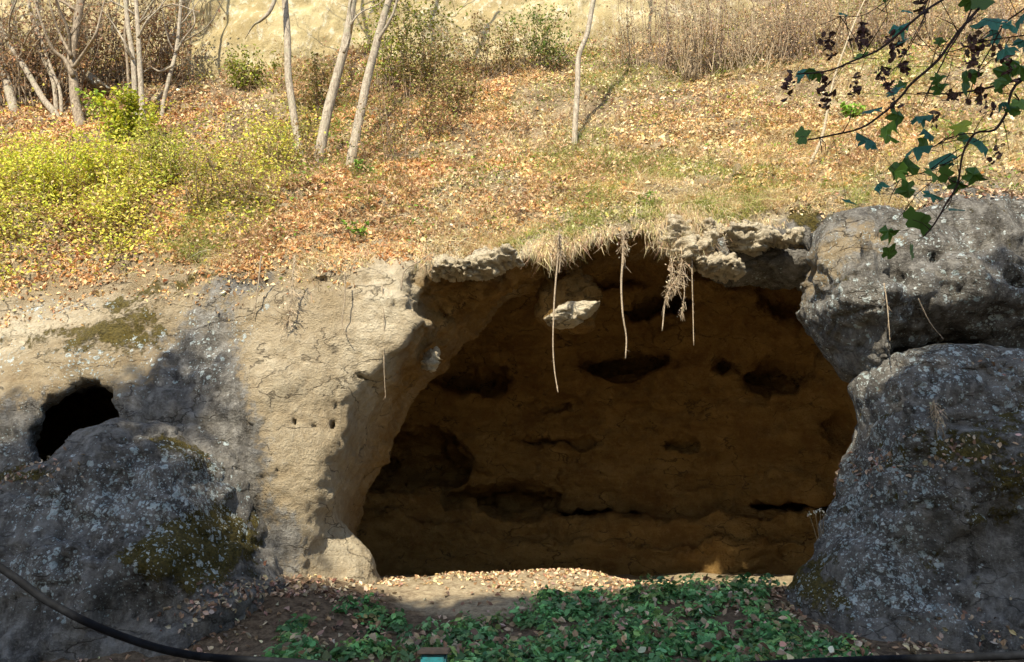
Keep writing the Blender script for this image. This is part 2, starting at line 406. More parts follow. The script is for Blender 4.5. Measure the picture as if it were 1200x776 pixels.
# ------------------------------------------------------------------ the hillside and its cave
# depth of the visible face and slope at photograph positions, turned into y = F(x, z)
ctl = [(-150, 776, 12.8), (-150, 560, 13.2), (-150, 430, 13.6), (-150, 330, 14.6), (-150, 200, 17), (-150, 100, 20.3), (-150, 40, 22.3),
       (0, 776, 12.9), (0, 620, 13.1), (0, 520, 13.3), (0, 450, 13.5), (0, 400, 14.0), (0, 340, 14.7), (0, 200, 17.2), (0, 110, 20.6), (0, 60, 22.3),
       (100, 776, 12.9), (100, 600, 13.0), (100, 430, 13.5), (110, 370, 14.1), (120, 310, 15.0), (150, 200, 17.4), (150, 100, 21.5),
       (230, 600, 13.1), (230, 450, 13.2), (230, 370, 13.7), (240, 300, 14.5), (260, 220, 16.4), (270, 120, 20.0), (260, 90, 22),
       (320, 680, 12.9), (320, 560, 12.8), (330, 450, 12.9), (340, 370, 13.3), (350, 300, 14.2),
       (400, 700, 13.1), (400, 600, 13.1), (410, 480, 13.2), (430, 380, 13.2), (450, 320, 13.5), (440, 290, 14.0), (430, 200, 16.6), (430, 100, 20.8), (430, 70, 22),
       (560, 700, 13.6), (560, 500, 13.6), (560, 310, 13.7), (560, 280, 14.2), (600, 200, 16.4), (600, 100, 20.6), (600, 70, 22),
       (700, 700, 13.6), (720, 500, 13.6), (720, 290, 13.7), (720, 262, 14.2), (760, 180, 16.8), (760, 100, 20.0), (760, 55, 22.4),
       (860, 700, 13.6), (860, 500, 13.6), (860, 280, 13.8), (860, 245, 14.3), (880, 160, 16.6), (900, 80, 19.8), (900, 20, 22.6),
       (960, 600, 13.2), (960, 420, 13.3), (960, 300, 13.4), (960, 245, 13.8), (1040, 160, 15.6), (1040, 80, 18.6), (1040, 0, 22.4),
       (1080, 600, 12.8), (1080, 300, 13.0), (1090, 235, 13.3), (1190, 600, 12.6), (1190, 300, 12.7), (1190, 225, 13.0), (1200, 150, 15.2), (1200, 80, 18), (1200, 0, 21.8),
       (1350, 600, 12.6), (1350, 300, 12.8), (1350, 220, 13.2), (1350, 150, 15.4), (1350, 0, 22)]
cw = np.array([at(*c) for c in ctl])
_F = rbf_fit(cw[:, [0, 2]], cw[:, 1], .01)
def F(X, Z):
    return _F(np.clip(X, -11, 11), np.clip(Z, -1, 18))
def slope_hit(px, py, lift=0.0):
    Y = np.linspace(11.5, 24, 1200); P = np.array([at(px, py, y) for y in Y])
    k = np.argmax(Y > F(P[:, 0], P[:, 2])); return P[max(k, 1)] + np.array([0, 0, lift])

OUT = [(372, 700), (374, 650), (384, 592), (402, 530), (412, 485), (430, 448), (452, 418), (480, 398), (497, 376), (484, 366), (471, 348), (474, 325), (492, 306),
       (520, 303), (560, 306), (600, 297), (640, 290), (680, 283), (720, 272), (760, 268), (800, 268), (850, 266), (900, 272), (935, 285), (960, 320),
       (985, 370), (1020, 410), (1060, 450), (1050, 560), (1000, 640), (980, 720), (980, 800), (372, 800)]
THR = [(452, 720), (445, 678), (424, 640), (421, 605), (436, 570), (456, 530), (478, 488), (506, 452), (548, 404), (600, 360), (640, 330), (700, 312), (780, 300),
       (860, 296), (940, 300), (990, 340), (1060, 400), (1080, 560), (1080, 720), (1080, 800), (452, 800)]
CC, CR = np.array([.9, 17.0, 1.7]), np.array([7.0, 4.6, 5.9])
def ell(X, Y, Z, c, r):
    k = np.sqrt(((X - c[0]) / r[0]) ** 2 + ((Y - c[1]) / r[1]) ** 2 + ((Z - c[2]) / r[2]) ** 2)
    return (k - 1) * min(r)
def chamber_hit(px, py):
    Y = np.linspace(16.5, 23.5, 600)
    P = np.array([at(px, py, y) for y in Y]); e = ell(P[:, 0], P[:, 1], P[:, 2], CC, CR); return P[min(np.argmax(e > 0), 599)]
H = .06
gx = np.arange(-11, 11.01, H, dtype=np.float32); gy = np.arange(11.4, 23.9, H, dtype=np.float32); gz = np.arange(-.6, 9.7, H, dtype=np.float32)
X2, Z2 = np.meshgrid(gx, gz, indexing='ij')
F2 = F(X2, Z2).astype(np.float32)
d0 = polysd(X2, Z2, [at(a, b, 13.4)[[0, 2]] for a, b in OUT]).astype(np.float32)
d1 = polysd(X2, Z2, [at(a, b, 16.2)[[0, 2]] for a, b in THR]).astype(np.float32)
dh = polysd(X2, Z2, [at(a, b, 13.4)[[0, 2]] for a, b in [(34, 570), (34, 505), (56, 468), (82, 450), (108, 442), (140, 448), (147, 480), (158, 510), (158, 570)]]).astype(np.float32)
# rough edges of the two mouths
p2 = np.stack([X2, np.zeros_like(X2), Z2], -1)
rag = fbm(p2, 1.6, 4, .6, 11).astype(np.float32)
d0 = d0 + rag * .07; dh = dh + fbm(p2, 2.2, 3, .6, 5).astype(np.float32) * .05
Yg = gy[None, :, None]
Xg = gx[:, None, None]; Zg = gz[None, None, :]
f = (F2[:, None, :] - Yg) * .75
tt = np.clip((Yg - 13.3) / 2.9, 0, 1)
thr = d0[:, None, :] * (1 - tt) + d1[:, None, :] * tt - np.clip(13.3 - Yg, 0, 1) * .5
thr = np.maximum(thr, Yg - 16.9)
f = f.astype(np.float32)
cave = smin(thr, smax(ell(Xg, Yg, Zg, CC, CR), 16.3 - Yg, .4), .2).astype(np.float32); del thr
# a nose of rock added under the roof, dark support behind the sun-patch flake
cave = smax(cave, -ell(Xg, Yg, Zg, np.array([1.08, 15.12, 6.10]), (.50, .42, .60)), .25).astype(np.float32)
# the flared foot of the left jamb
foot = at(402, 716, 14.15)
cave = smax(cave, -ell(Xg, Yg, Zg, foot, (.66, .8, 1.30)), .4).astype(np.float32)
zc_ = np.interp(gx, [at(p, q, 21)[0] for p, q in ((430, 575), (520, 588), (620, 608), (720, 618), (860, 606), (1000, 612))], [at(p, q, 21)[2] for p, q in ((430, 575), (520, 588), (620, 608), (720, 618), (860, 606), (1000, 612))]) + .06 * np.sin(gx * 3.1) + .04 * np.sin(gx * 8.3)
zc2 = zc_ - .55
ycur = 20.75 - .045 * (gx - .9) ** 2 + .12 * np.sin(gx * 2.2)
led = np.maximum(ycur[:, None, None] - Yg, Zg - zc_[:, None, None])
cave = smax(cave, -led, .12).astype(np.float32)
cave = smax(cave, -np.maximum(ycur[:, None, None] - .22 - Yg, Zg - zc2[:, None, None]), .08).astype(np.float32)
for (px, py, r) in [(480, 540, (1.9, 2.2, .85)), (585, 585, (1.5, 2., .34)), (700, 603, (1.8, 1.5, .13)), (930, 592, (1.7, 1.5, .16)), (738, 424, (1.25, 1.7, .34)), (548, 440, (.9, 1.8, .45)), (908, 436, (.75, 1.6, .5)), (848, 430, (.45, 1., .28)), (780, 345, (.7, 1.2, .22)), (960, 400, (.6, 1.2, .2)), (640, 515, (.9, .3, .05)), (870, 480, (.3, .4, .1)), (790, 520, (.6, .3, .12)),
                    (880, 350, (1.5, .6, .22)),
                    (985, 500, (.6, .6, .5)), (770, 655, (.45, .7, .6)), (560, 330, (1.6, .5, .25)), (700, 330, (.8, .5, .2)), (690, 520, (.8, .35, .14)), (650, 470, (.5, .3, .12))]:
    c = chamber_hit(px, py)
    cave = smin(cave, ell(Xg, Yg, Zg, c, r), .12).astype(np.float32)
# rounded blocks on the ledge under the crevice
for (px, py, r) in [(462, 578, (.34, .5, .2)), (498, 586, (.42, .5, .26)), (548, 596, (.5, .5, .25))]:
    c = at(px, py, 21.0)
    cave = smax(cave, -ell(Xg, Yg, Zg, c, r), .06).astype(np.float32)
f = smax(f, -cave, .16).astype(np.float32)
hole = np.stack([np.roll(dh, int(round(-(yv - 13.4) * .5 / H)), 0) - max(0, yv - 13.8) * .25 for yv in gy], 1); hole = np.maximum(hole, Yg - 17.6).astype(np.float32)
f = smax(f, -hole, .07).astype(np.float32)
# pits, niches and cracks in the face
pits = [(290, 463, .07, .07), (343, 494, .06, .10), (388, 498, .04, .09), (367, 500, .07, .04), (325, 551, .10, .08), (222, 489, .14, .09), (342, 478, .04, .04), (10, 484, .1, .07), (300, 640, .05, .05),
        (318, 572, .12, .03), (425, 440, .1, .04), (350, 612, .05, .03)]
for (px, py, rx, rz) in pits:
    Y0 = slope_hit(px, py)[1]; c = at(px, py, Y0)
    f = smax(f, -ell(Xg, Yg, Zg, c, (rx * .75, .2 + rx, rz * .75)), .02).astype(np.float32)
# large-scale unevenness near the surface only
msk = np.abs(f) < .45
I, J, K = np.nonzero(msk); P = np.stack([gx[I], gy[J], gz[K]], 1)
outw = np.clip(-cave[I, J, K] / .3 + .2, 0, 1)      # 1 inside the cave
nz_ = .16 * fbm(P, .8, 2, .5, 3) + .07 * fbm(P, 2.4, 2, .5, 9)
jm = np.exp(-((P[:, 0] + 2.9) / 1.3) ** 2) * (P[:, 1] < 16.5) * (P[:, 2] < 6)
f[I, J, K] += (nz_ * (1 - .3 * outw) * (1 - .65 * jm)).astype(np.float32)
V, Q = surface_nets(f, (gx[0], gy[0], gz[0]), H)
ci = np.clip(((V - np.array([gx[0], gy[0], gz[0]])) / H).astype(int), 0, np.array(f.shape) - 1)
cavev = cave[ci[:, 0], ci[:, 1], ci[:, 2]]; hole_v = dh[ci[:, 0], ci[:, 2]]
del f, cave, msk, I, J, K, P, nz_, outw, hole
N = vnormals(V, Q)
zl_px = [(-160, 345), (0, 335), (120, 318), (210, 300), (300, 312), (400, 306), (500, 297), (600, 290), (650, 278), (720, 268), (800, 254), (950, 250), (1100, 248), (1200, 244), (1350, 240)]
zl = np.array([slope_hit(a, b) for a, b in zl_px])
def soil_line(X): return np.interp(X, zl[:, 0], zl[:, 2]) + .22 * np.sin(X * 1.7 + .6) * (X < -3) + .12 * np.sin(X * 4.3) - .1
ceilv = sstep(.0, -.35, N[:, 2]) * sstep(-2.2, -1.5, V[:, 0]); yi = V[:, 1] + 3. * ceilv + 1.6 * sstep(3.6, 5.2, V[:, 2]) * sstep(13.6, 14.1, V[:, 1])  # roof and jamb take the dark cave colour early, shade put into colour
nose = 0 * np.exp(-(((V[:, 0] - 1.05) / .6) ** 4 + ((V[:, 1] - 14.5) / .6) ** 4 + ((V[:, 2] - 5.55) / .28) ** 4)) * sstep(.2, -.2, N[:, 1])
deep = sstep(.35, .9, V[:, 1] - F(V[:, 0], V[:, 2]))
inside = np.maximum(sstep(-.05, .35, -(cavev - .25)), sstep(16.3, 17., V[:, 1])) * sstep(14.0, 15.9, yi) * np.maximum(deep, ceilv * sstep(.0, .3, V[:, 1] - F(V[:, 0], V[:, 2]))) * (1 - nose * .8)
# strata and crumbly relief pushed along the normal
sp = V + .5 * np.stack([fbm(V, .7, 2, .5, 21)] * 3, 1)
lay = vnoise(np.stack([sp[:, 0] * .35, sp[:, 1] * .35, sp[:, 2] * 2.2], 1), 1, 31) + .5 * vnoise(np.stack([sp[:, 0] * .9, sp[:, 1] * .9, sp[:, 2] * 6], 1), 1, 33)
jam = np.exp(-((V[:, 0] + 2.9) / 1.3) ** 2) * (V[:, 1] < 16.3) * (V[:, 2] < 6)
bump = (.045 + .03 * inside) * (1 - .45 * jam) * fbm(V, 4.5, 4, .62, 41) + .028 * np.abs(fbm(V, 3.1, 3, .55, 51))
nearlip = np.exp(-((cavev - .1) / .22) ** 2) * (V[:, 1] < 15) * sstep(4.9, 5.8, V[:, 2])
amp = .035 + .085 * inside + .02 * nearlip
ext = (1 - inside0) if False else sstep(17., 15.5, V[:, 1])
crease = -.05 * np.maximum(0, .13 - np.abs(fbm(V * [1, 1, 1.6], 1.1, 4, .6, 55))) * 8 - .03 * np.maximum(0, .12 - np.abs(fbm(V * [1, 1, 2.4], 2.9, 3, .6, 57))) * 8
V = V + N * (bump * (1 + 1.0 * nearlip) + amp * lay + crease * ext * (.6 + .8 * nearlip))[:, None]
soilw = sstep(-.1, .25, V[:, 2] - soil_line(V[:, 0]))
def blob(V, L):
    s = np.zeros(len(V))
    for (px, py, Y, rx, rz, w) in L:
        c = at(px, py, Y); s += w * np.exp(-(((V[:, 0] - c[0]) / rx) ** 2 + ((V[:, 2] - c[2]) / rz) ** 2 + ((V[:, 1] - Y) / 2.5) ** 2))
    return s
grey = blob(V, [(235, 420, 13.3, .8, 1.6, .8), (40, 520, 13.2, 1.7, .9, .95), (240, 520, 13.1, .9, .9, .9), (20, 700, 13, 3, 1.8, 1), (180, 620, 13, 1.6, 1.5, 1.), (1100, 300, 13, 2.2, 1.5, 1.1), (1100, 500, 13, 2, 3, 1.1),
                (335, 640, 12.9, .35, .5, .45), (300, 330, 14, 1., .35, .5), (380, 420, 13.2, .5, .6, .15), (120, 400, 13.8, 1.5, .5, .35), (940, 280, 13.6, .5, .4, .6), (890, 300, 14, .6, .3, .5)])
grey = np.clip(grey, 0, 1)
mossf = blob(V, [(60, 400, 13.8, 1.6, .5, .62), (160, 390, 13.8, .8, .5, .6), (150, 350, 14.2, 1.2, .35, .6), (215, 330, 14.3, .7, .3, .45), (15, 560, 13.2, 1, .25, .7), (180, 520, 13.1, .5, .3, .5), (270, 320, 14.2, .7, .15, .6),
                 (940, 262, 13.8, .4, .3, .9), (960, 240, 13.8, .5, .2, .6), (1150, 250, 13, 1, .3, .6)])
lich = blob(V, [(200, 400, 13.5, 1, .6, .25), (30, 520, 13.2, 1.3, .7, .55), (100, 430, 13.5, .9, .35, .75), (60, 360, 14.3, 1.2, .3, .45), (250, 430, 13.2, .5, .8, .25), (260, 360, 13.7, .8, .5, .3), (10, 420, 14, .5, .3, .5)])
stem = np.exp(-(((V[:, 0] - 1.08) / .7) ** 4 + ((V[:, 1] - 14.95) / .55) ** 4 + ((V[:, 2] - 6.0) / .7) ** 4)); inside = np.maximum(inside, stem)  # shade put into the nose's colour: cave brown so it reads unlit
pale = blob(V, [(60, 375, 14.1, 1.8, .5, .55), (330, 420, 13., .7, .9, .4), (455, 350, 13.4, .55, .8, .95), (420, 430, 13.2, .4, .7, .6), (560, 300, 13.8, 1.6, .3, .9), (850, 270, 13.9, 1.2, .45, .9), (400, 650, 13.4, .5, .5, .5), (700, 285, 13.8, 1.8, .3, .8), (350, 560, 12.9, .7, 1.5, .25), (10, 400, 14, .7, .4, .6)])
pale = np.clip(pale + nose * .9, 0, 1) * (1 - inside)
grey = grey * (1 - inside)
hole_v = np.where(V[:, 1] > 13.8, -1, 1) * (V[:, 0] < -5.6) * (V[:, 1] - F(V[:, 0], V[:, 2]) > .5)
holeins = sstep(-.02, -.2, hole_v) * (V[:, 1] > 13.6); grey = np.maximum(grey, holeins)  # grey darkens the hole interior, its shade put into the colour
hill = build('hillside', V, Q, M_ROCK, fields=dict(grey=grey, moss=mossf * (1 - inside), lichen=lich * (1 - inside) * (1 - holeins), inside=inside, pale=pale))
tag(hill, 'sandstone bank with a wide cave opening in it', kind='structure')
HV, HQ = V, Q
# the slope above and the bank to either side, as one sheet joining it
sx = np.arange(-26, 26.01, .13); sz = np.arange(-1, 19.01, .11)
SX, SZ = np.meshgrid(sx, sz, indexing='ij'); SY = F(SX, SZ)
SP = np.stack([SX, SY, SZ], -1); SY = SY + .14 * fbm(SP, .8, 2, .5, 3) + .06 * fbm(SP, 2.4, 3, .5, 9)
SVt = np.stack([SX, SY, SZ], -1).reshape(-1, 3); nz2 = len(sz)
i, j = np.meshgrid(np.arange(len(sx) - 1), np.arange(nz2 - 1), indexing='ij'); i = i.ravel(); j = j.ravel()
keep = ~((np.abs(sx[i] + .065) < 10.8) & (sz[j] < 9.35)); i, j = i[keep], j[keep]
SQ = np.stack([i * nz2 + j, (i + 1) * nz2 + j, (i + 1) * nz2 + j + 1, i * nz2 + j + 1], 1)
g0 = np.zeros(len(SVt))
slope = build('slope', SVt, SQ, M_SOIL, fields=dict(pale=g0 + .45)); tag(slope, 'leaf covered slope above the cave', kind='structure')

# ------------------------------------------------------------------ upper cliff
ux = np.arange(-26, 26.01, .12); uz = np.arange(11, 30, .12)
UX, UZ = np.meshgrid(ux, uz, indexing='ij'); UP = np.stack([UX, UX * 0, UZ], -1)
UY = 22.3 + .16 * (UZ - 15) + .035 * np.maximum(UX - 3, 0) ** 1.6 + .04 * np.maximum(-UX - 7, 0) ** 1.5 + .5 * fbm(UP, .28, 3, .5, 61) + .14 * fbm(UP, 1.4, 5, .55, 63) + .07 * vnoise(np.stack([UX * .4, UX * 0, UZ * 1.6 + .3 * UX], -1), 1, 66)
UV = np.stack([UX, UY, UZ], -1).reshape(-1, 3); nu = len(uz)
i, j = np.meshgrid(np.arange(len(ux) - 1), np.arange(nu - 1), indexing='ij'); i = i.ravel(); j = j.ravel()
UQ = np.stack([i * nu + j, (i + 1) * nu + j, (i + 1) * nu + j + 1, i * nu + j + 1], 1)
top = np.arange(len(ux)) * nu + nu - 1
UV2 = UV[top] + np.array([0, 12, 2.]); k = np.arange(len(ux) - 1)
UQ = np.concatenate([UQ, np.stack([top[k], top[k + 1], len(UV) + k + 1, len(UV) + k], 1)]); UV = np.concatenate([UV, UV2])
up = build('cliff', UV, UQ, M_CLIFF); tag(up, 'pale yellow sandstone cliff rising above the slope', kind='structure')

# ------------------------------------------------------------------ ground
gc = [(500, 776, 9.6), (500, 740, 11.2), (500, 705, 12.5), (500, 690, 13.2), (440, 684, 14.0), (440, 680, 15), (600, 691, 13.3), (600, 671, 15.1), (560, 673, 15.1), (680, 670, 15.2), (660, 690, 13.5), (720, 684, 15.5), (700, 700, 12.7), (760, 700, 12.6), (760, 690, 13.6),
      (860, 700, 12.4), (860, 690, 13.3), (930, 700, 12.4), (1000, 735, 11.5), (1060, 750, 11), (1200, 775, 10.4), (300, 690, 12.4), (350, 680, 12.6), (300, 740, 11), (200, 776, 10.4), (0, 790, 10.2), (300, 776, 10.1), (700, 776, 9.6), (900, 776, 9.8), (780, 735, 11.2), (640, 735, 11.2), (400, 735, 11.2), (400, 690, 12.8)]
gw = [tuple(at(*c)) for c in gc] + [(x, y, .95) for x in (-7, -3, 0, 4, 8) for y in (17, 20.5)] + [(x, 6.5, .12) for x in (-9, -4, 0, 4, 9)] + [(-9, 10, .45), (9, 10, .45), (-9, 13, .7), (9, 13, .7)]
gw = np.array(gw); _G = rbf_fit(gw[:, :2], gw[:, 2], .02)
def G(X, Y):
    x = np.clip(X, -10, 10); y = np.clip(Y, 6, 21)
    w = sstep(5.5, 8, Y)
    return np.clip(_G(x, y), -.2, 2) * w + 0 * X
def gridaxis(a, b, c, d, fine, coarse):
    return np.unique(np.round(np.concatenate([np.geomspace(-a + b, 1, 14)[:-1] * -1 + b + 0 if False else np.linspace(a, b, coarse), np.arange(b, c, fine), np.linspace(c, d, coarse)]), 4))
ax_ = np.concatenate([[-300, -120, -60, -35, -20, -14], np.arange(-10, 10.01, .07), [14, 20, 35, 60, 120, 300]])
ay_ = np.concatenate([[-300, -120, -50, -20, -8, -2, 2, 5], np.arange(6, 21.01, .07), [24, 30, 50, 120]])
AX, AY = np.meshgrid(ax_, ay_, indexing='ij'); AP = np.stack([AX, AY, AX * 0], -1)
fine = (np.abs(AX) < 10) & (AY > 6) & (AY < 21)
AZ = G(AX, AY) + np.where(fine, .05 * fbm(AP, 1.2, 4, .55, 71) + .012 * fbm(AP, 9, 2, .5, 72), 0)
AZ = np.where(AY > 23, -1, AZ)
GV = np.stack([AX, AY, AZ], -1).reshape(-1, 3); ng = len(ay_)
i, j = np.meshgrid(np.arange(len(ax_) - 1), np.arange(ng - 1), indexing='ij'); i = i.ravel(); j = j.ravel()
GQ = np.stack([i * ng + j, (i + 1) * ng + j, (i + 1) * ng + j + 1, i * ng + j + 1], 1)
pc = at(600, 705, 12.6)
palef = np.clip(1.2 * np.exp(-(((GV[:, 0] + .35) / 1.6) ** 2 + ((GV[:, 1] - 12.7) / .9) ** 2)) + sstep(13.0, 13.6, GV[:, 1]), 0, 1)
gr = build('ground', GV, GQ, M_SOIL, fields=dict(pale=palef)); tag(gr, 'bare sandy earth and soil before and inside the cave', kind='structure')

# ------------------------------------------------------------------ boulders
def boulder(name, outline, yc, Rr, wdt, label, seed, tilt=0.0, gf=None, mf=None, lf=None, h=.05, lay_amp=.04, cat='boulder', pf=0., namp=.2, group=None, nf=.9, flaky=0.):
    zc = np.mean([at(a, b, yc)[2] for a, b in outline]); W2 = []
    for a, b in outline:
        q = at(a, b, yc - .2 * Rr)
        for _ in range(3): q = at(a, b, yc - .2 * Rr + tilt * (q[2] - zc))
        W2.append(q[[0, 2]])
    W2 = np.array(W2); x0, z0 = W2.min(0) - .35; x1, z1 = W2.max(0) + .35
    x = np.arange(x0, x1, h); z = np.arange(z0, z1, h); y = np.arange(yc - Rr - abs(tilt) * (z1 - z0) * .5 - .4, yc + Rr + abs(tilt) * (z1 - z0) * .5 + .4, h)
    X, Z = np.meshgrid(x, z, indexing='ij'); d = polysd(X, Z, W2)
    yy = (y[None, :, None] - yc - tilt * (z[None, None, :] - zc)) / Rr
    a = np.maximum(d + wdt, 0)[:, None, :] / wdt
    f = (np.sqrt(a ** 2 + yy ** 2) - 1) * min(wdt, Rr)
    I, J, K = np.nonzero(np.abs(f) < .5); P = np.stack([x[I], y[J], z[K]], 1)
    f[I, J, K] += namp * fbm(P, nf, 3, .6, seed) * (min(1, Rr) if nf < 2 else 1)
    V, Q = surface_nets(f.astype(np.float32), (x[0], y[0], z[0]), h); N = vnormals(V, Q)
    sp = V + .4 * np.stack([fbm(V, .8, 2, .5, seed + 3)] * 3, 1)
    V = V + N * (.022 * fbm(V, 4.2, 4, .6, seed + 5) - .05 * np.maximum(0, .16 - np.abs(fbm(V * [1, 1, 2.4], .8, 4, .6, seed + 15))) * 8 - .05 * np.maximum(0, .12 - np.abs(fbm(V * [2.2, 1, .8], .8, 4, .6, seed + 17))) * 7 + lay_amp * vnoise(np.stack([sp[:, 0] * .5, sp[:, 1] * .5, sp[:, 2] * 2.6 + sp[:, 0] * .5], 1), 1, seed + 7) - .05 * np.maximum(0, .25 - np.abs(fbm(V, 1.1, 3, .5, seed + 9))) * 4 * .3)[:, None]
    if flaky:
        s_ = V[:, 2] * 11 + V[:, 0] * 1.5 + 1.6 * fbm(V, 1.5, 3, .6, seed + 21); s_ = s_ - np.floor(s_)
        V = V + N * (flaky * (s_ - .5) + .5 * flaky * np.abs(fbm(V, 7, 3, .6, seed + 23)))[:, None]
    g = gf(V, N) if callable(gf) else np.full(len(V), 1. if gf is None else gf)
    m_ = mf(V, N) if mf else np.clip(N[:, 2] * .35, 0, 1)
    l_ = lf(V, N) if lf else np.full(len(V), .3)
    o = build(name, V, Q, M_ROCK, fields=dict(grey=g, moss=m_, lichen=l_, inside=0 * g, pale=0 * g + pf))
    tag(o, label, cat, group); return o, V, Q
BL = []
BL.append(boulder('boulder', [(-200, 600), (-60, 575), (30, 560), (80, 540), (125, 508), (165, 494), (215, 505), (255, 535), (280, 590), (300, 650), (325, 690), (318, 740), (330, 800), (320, 900), (-250, 900)],
    12.7, 1.5, .9, 'huge rounded dark grey boulder with lichen and olive moss, under the black hole at left', 101, .33,
    mf=lambda V, N: blob(V, [(235, 640, 11.9, .5, .5, .85), (190, 650, 11.7, .55, .3, .6), (265, 660, 12, .5, .5, .65), (200, 520, 12.4, .5, .2, .7), (240, 540, 12.4, .4, .4, .6), (60, 560, 12.4, 1, .15, .8), (270, 600, 12.2, .25, .5, .6)]),
    lf=lambda V, N: np.clip(.02 + blob(V, [(190, 580, 12, 1.3, .6, .85), (100, 600, 11.8, 1.2, .25, .6), (230, 590, 12, .6, .5, .5), (60, 670, 11.5, 1, .35, .55), (230, 670, 11.7, .5, .3, .35), (210, 545, 12.3, .6, .3, .4), (120, 680, 11.5, 1, .3, .4)]), 0, 1)))
BL.append(boulder('boulder', [(1034, 450), (1062, 428), (1115, 416), (1200, 425), (1330, 420), (1500, 440), (1500, 900), (925, 900), (935, 760), (948, 700), (972, 640), (1000, 585), (1011, 530), (1014, 485)],
    12.3, 1.25, .6, 'tall dark grey boulder speckled with pale lichen, forming the lower right side of the cave', 131, .12,
    mf=lambda V, N: np.clip(blob(V, [(1065, 440, 11.4, .9, .25, .75), (1090, 520, 11, .8, .3, .45), (948, 690, 12, .3, .6, .8), (1180, 560, 11, .6, .6, .55), (1100, 620, 10.9, 1, 1.2, .5), (1010, 470, 11.9, .3, .35, .8), (1190, 480, 11, .4, .3, .6)]) + .15 * (N[:, 2] > .5), 0, 1),
    lf=lambda V, N: np.clip(.12 + blob(V, [(1015, 510, 11.5, .55, .6, .75), (1000, 560, 11.6, .45, .8, .6), (1040, 620, 11.2, .6, .9, .6), (1060, 680, 11, .6, .5, .5), (1190, 460, 11, .6, .5, .45), (1130, 580, 10.9, .5, .4, .3), (1040, 700, 11, .8, .3, .4)]), 0, 1)))
BL.append(boulder('boulder', [(952, 262), (1000, 242), (1080, 236), (1200, 225), (1400, 220), (1500, 240), (1500, 405), (1230, 408), (1190, 416), (1160, 410), (1100, 392), (1050, 396), (1035, 412), (1036, 444), (1018, 430), (992, 400), (966, 374), (949, 345), (948, 300)],
    12.9, 1.15, .5, 'big grey overhanging boulder above the dark crack, forming the upper right side of the cave', 161, .25,
    gf=lambda V, N: np.clip(1.05 - blob(V, [(1000, 290, 12.3, .9, .55, .62), (960, 330, 12.4, .3, .5, .4)]), 0, 1),
    mf=lambda V, N: np.clip(blob(V, [(1130, 260, 12.5, 1, .25, .6), (980, 262, 12.9, .5, .15, .6), (990, 330, 12, .6, .12, .5), (1100, 320, 12, 1, .2, .4), (1160, 290, 12, .6, .3, .5)]), 0, 1),
    lf=lambda V, N: np.clip(.22 + blob(V, [(1050, 345, 11.8, .8, .35, .35), (1180, 350, 11.7, .6, .5, .55), (950, 330, 12.3, .2, .5, .5), (1100, 290, 12, .6, .3, .3)]), 0, 1)))
BL.append(boulder('rock_slab', [(1008, 440), (1028, 416), (1060, 408), (1090, 402), (1130, 403), (1180, 412), (1240, 420), (1240, 520), (1060, 520), (1020, 500)],
    12.35, .95, .35, 'pale blue grey rock slab wedged in the gap between the two right boulders', 191, .2, lf=lambda V, N: np.full(len(V), .62), cat='rock', gf=lambda V, N: np.full(len(V), .8), pf=.6, namp=.08))
BL.append(boulder('boulder', [(188, 500), (240, 496), (285, 520), (300, 560), (305, 640), (320, 680), (240, 720), (180, 620)],
    13.2, .75, .45, 'smaller dark grey boulder squeezed between the huge left boulder and the beige cave jamb', 211, .2, h=.05,
    mf=lambda V, N: np.full(len(V), .35), lf=lambda V, N: np.full(len(V), .2)))
# loose slabs and lumps along the lip
LIP = 'pale rocks crumbling out of the cave lip'
for k, (ol, yc, Rr, w, lab) in enumerate([
    ([(505, 318), (520, 306), (560, 300), (600, 298), (612, 306), (585, 316), (545, 322), (520, 324)], 13.55, .35, .12, 'pale flaky slab sticking out at the left end of the cave lip'),
    ([(639, 374), (646, 372), (654, 362), (664, 357), (704, 356), (696, 364), (684, 373), (672, 380), (656, 383), (646, 379)], 14.4, .30, .05, 'small cream rock flake added as the sunlit patch under the dark cave roof'),
    ([(776, 284), (784, 262), (812, 256), (834, 266), (836, 284), (822, 300), (806, 308), (786, 298)], 13.6, .36, .15, 'pale knobbly rock lump hanging down from the middle of the cave lip'),
    ([(812, 302), (835, 298), (855, 308), (866, 320), (850, 324), (826, 318), (812, 312)], 13.65, .3, .1, 'bright flat rock tongue poking right from the hanging lump'),
    ([(858, 272), (872, 262), (890, 268), (905, 274), (932, 280), (930, 287), (900, 285), (888, 292), (870, 284)], 13.5, .3, .1, 'thin pale slab under the grass at the right end of the cave lip'),
    ([(494, 416), (504, 408), (515, 412), (517, 424), (508, 432), (496, 428)], 14.3, .14, .08, 'small pale rock nodule stuck to the left cave wall')]):
    boulder('rock', ol, yc, Rr, w, lab, 301 + 11 * k, .1, gf=-.4, mf=lambda V, N: 0 * V[:, 0], lf=lambda V, N: 0 * V[:, 0], h=.022, lay_amp=.01 if k == 1 else .045, cat='rock', pf=1.3 if k == 1 else .9, namp=.02 if k == 1 else .09, group=LIP, nf=2.6, flaky=.015 if k == 1 else .075)  # the added flake is palest: sun patch put into its colour
# the dark underside block behind the lip
boulder('rock', [(826, 286), (880, 280), (938, 286), (950, 305), (946, 340), (900, 322), (858, 326), (838, 318)], 14.2, .5, .2, 'grey shaded rock under the lip beside the upper right boulder', 401, -.2, gf=.8, lf=lambda V, N: 0 * V[:, 0] + .1, mf=lambda V, N: 0 * V[:, 0], h=.04, cat='rock')

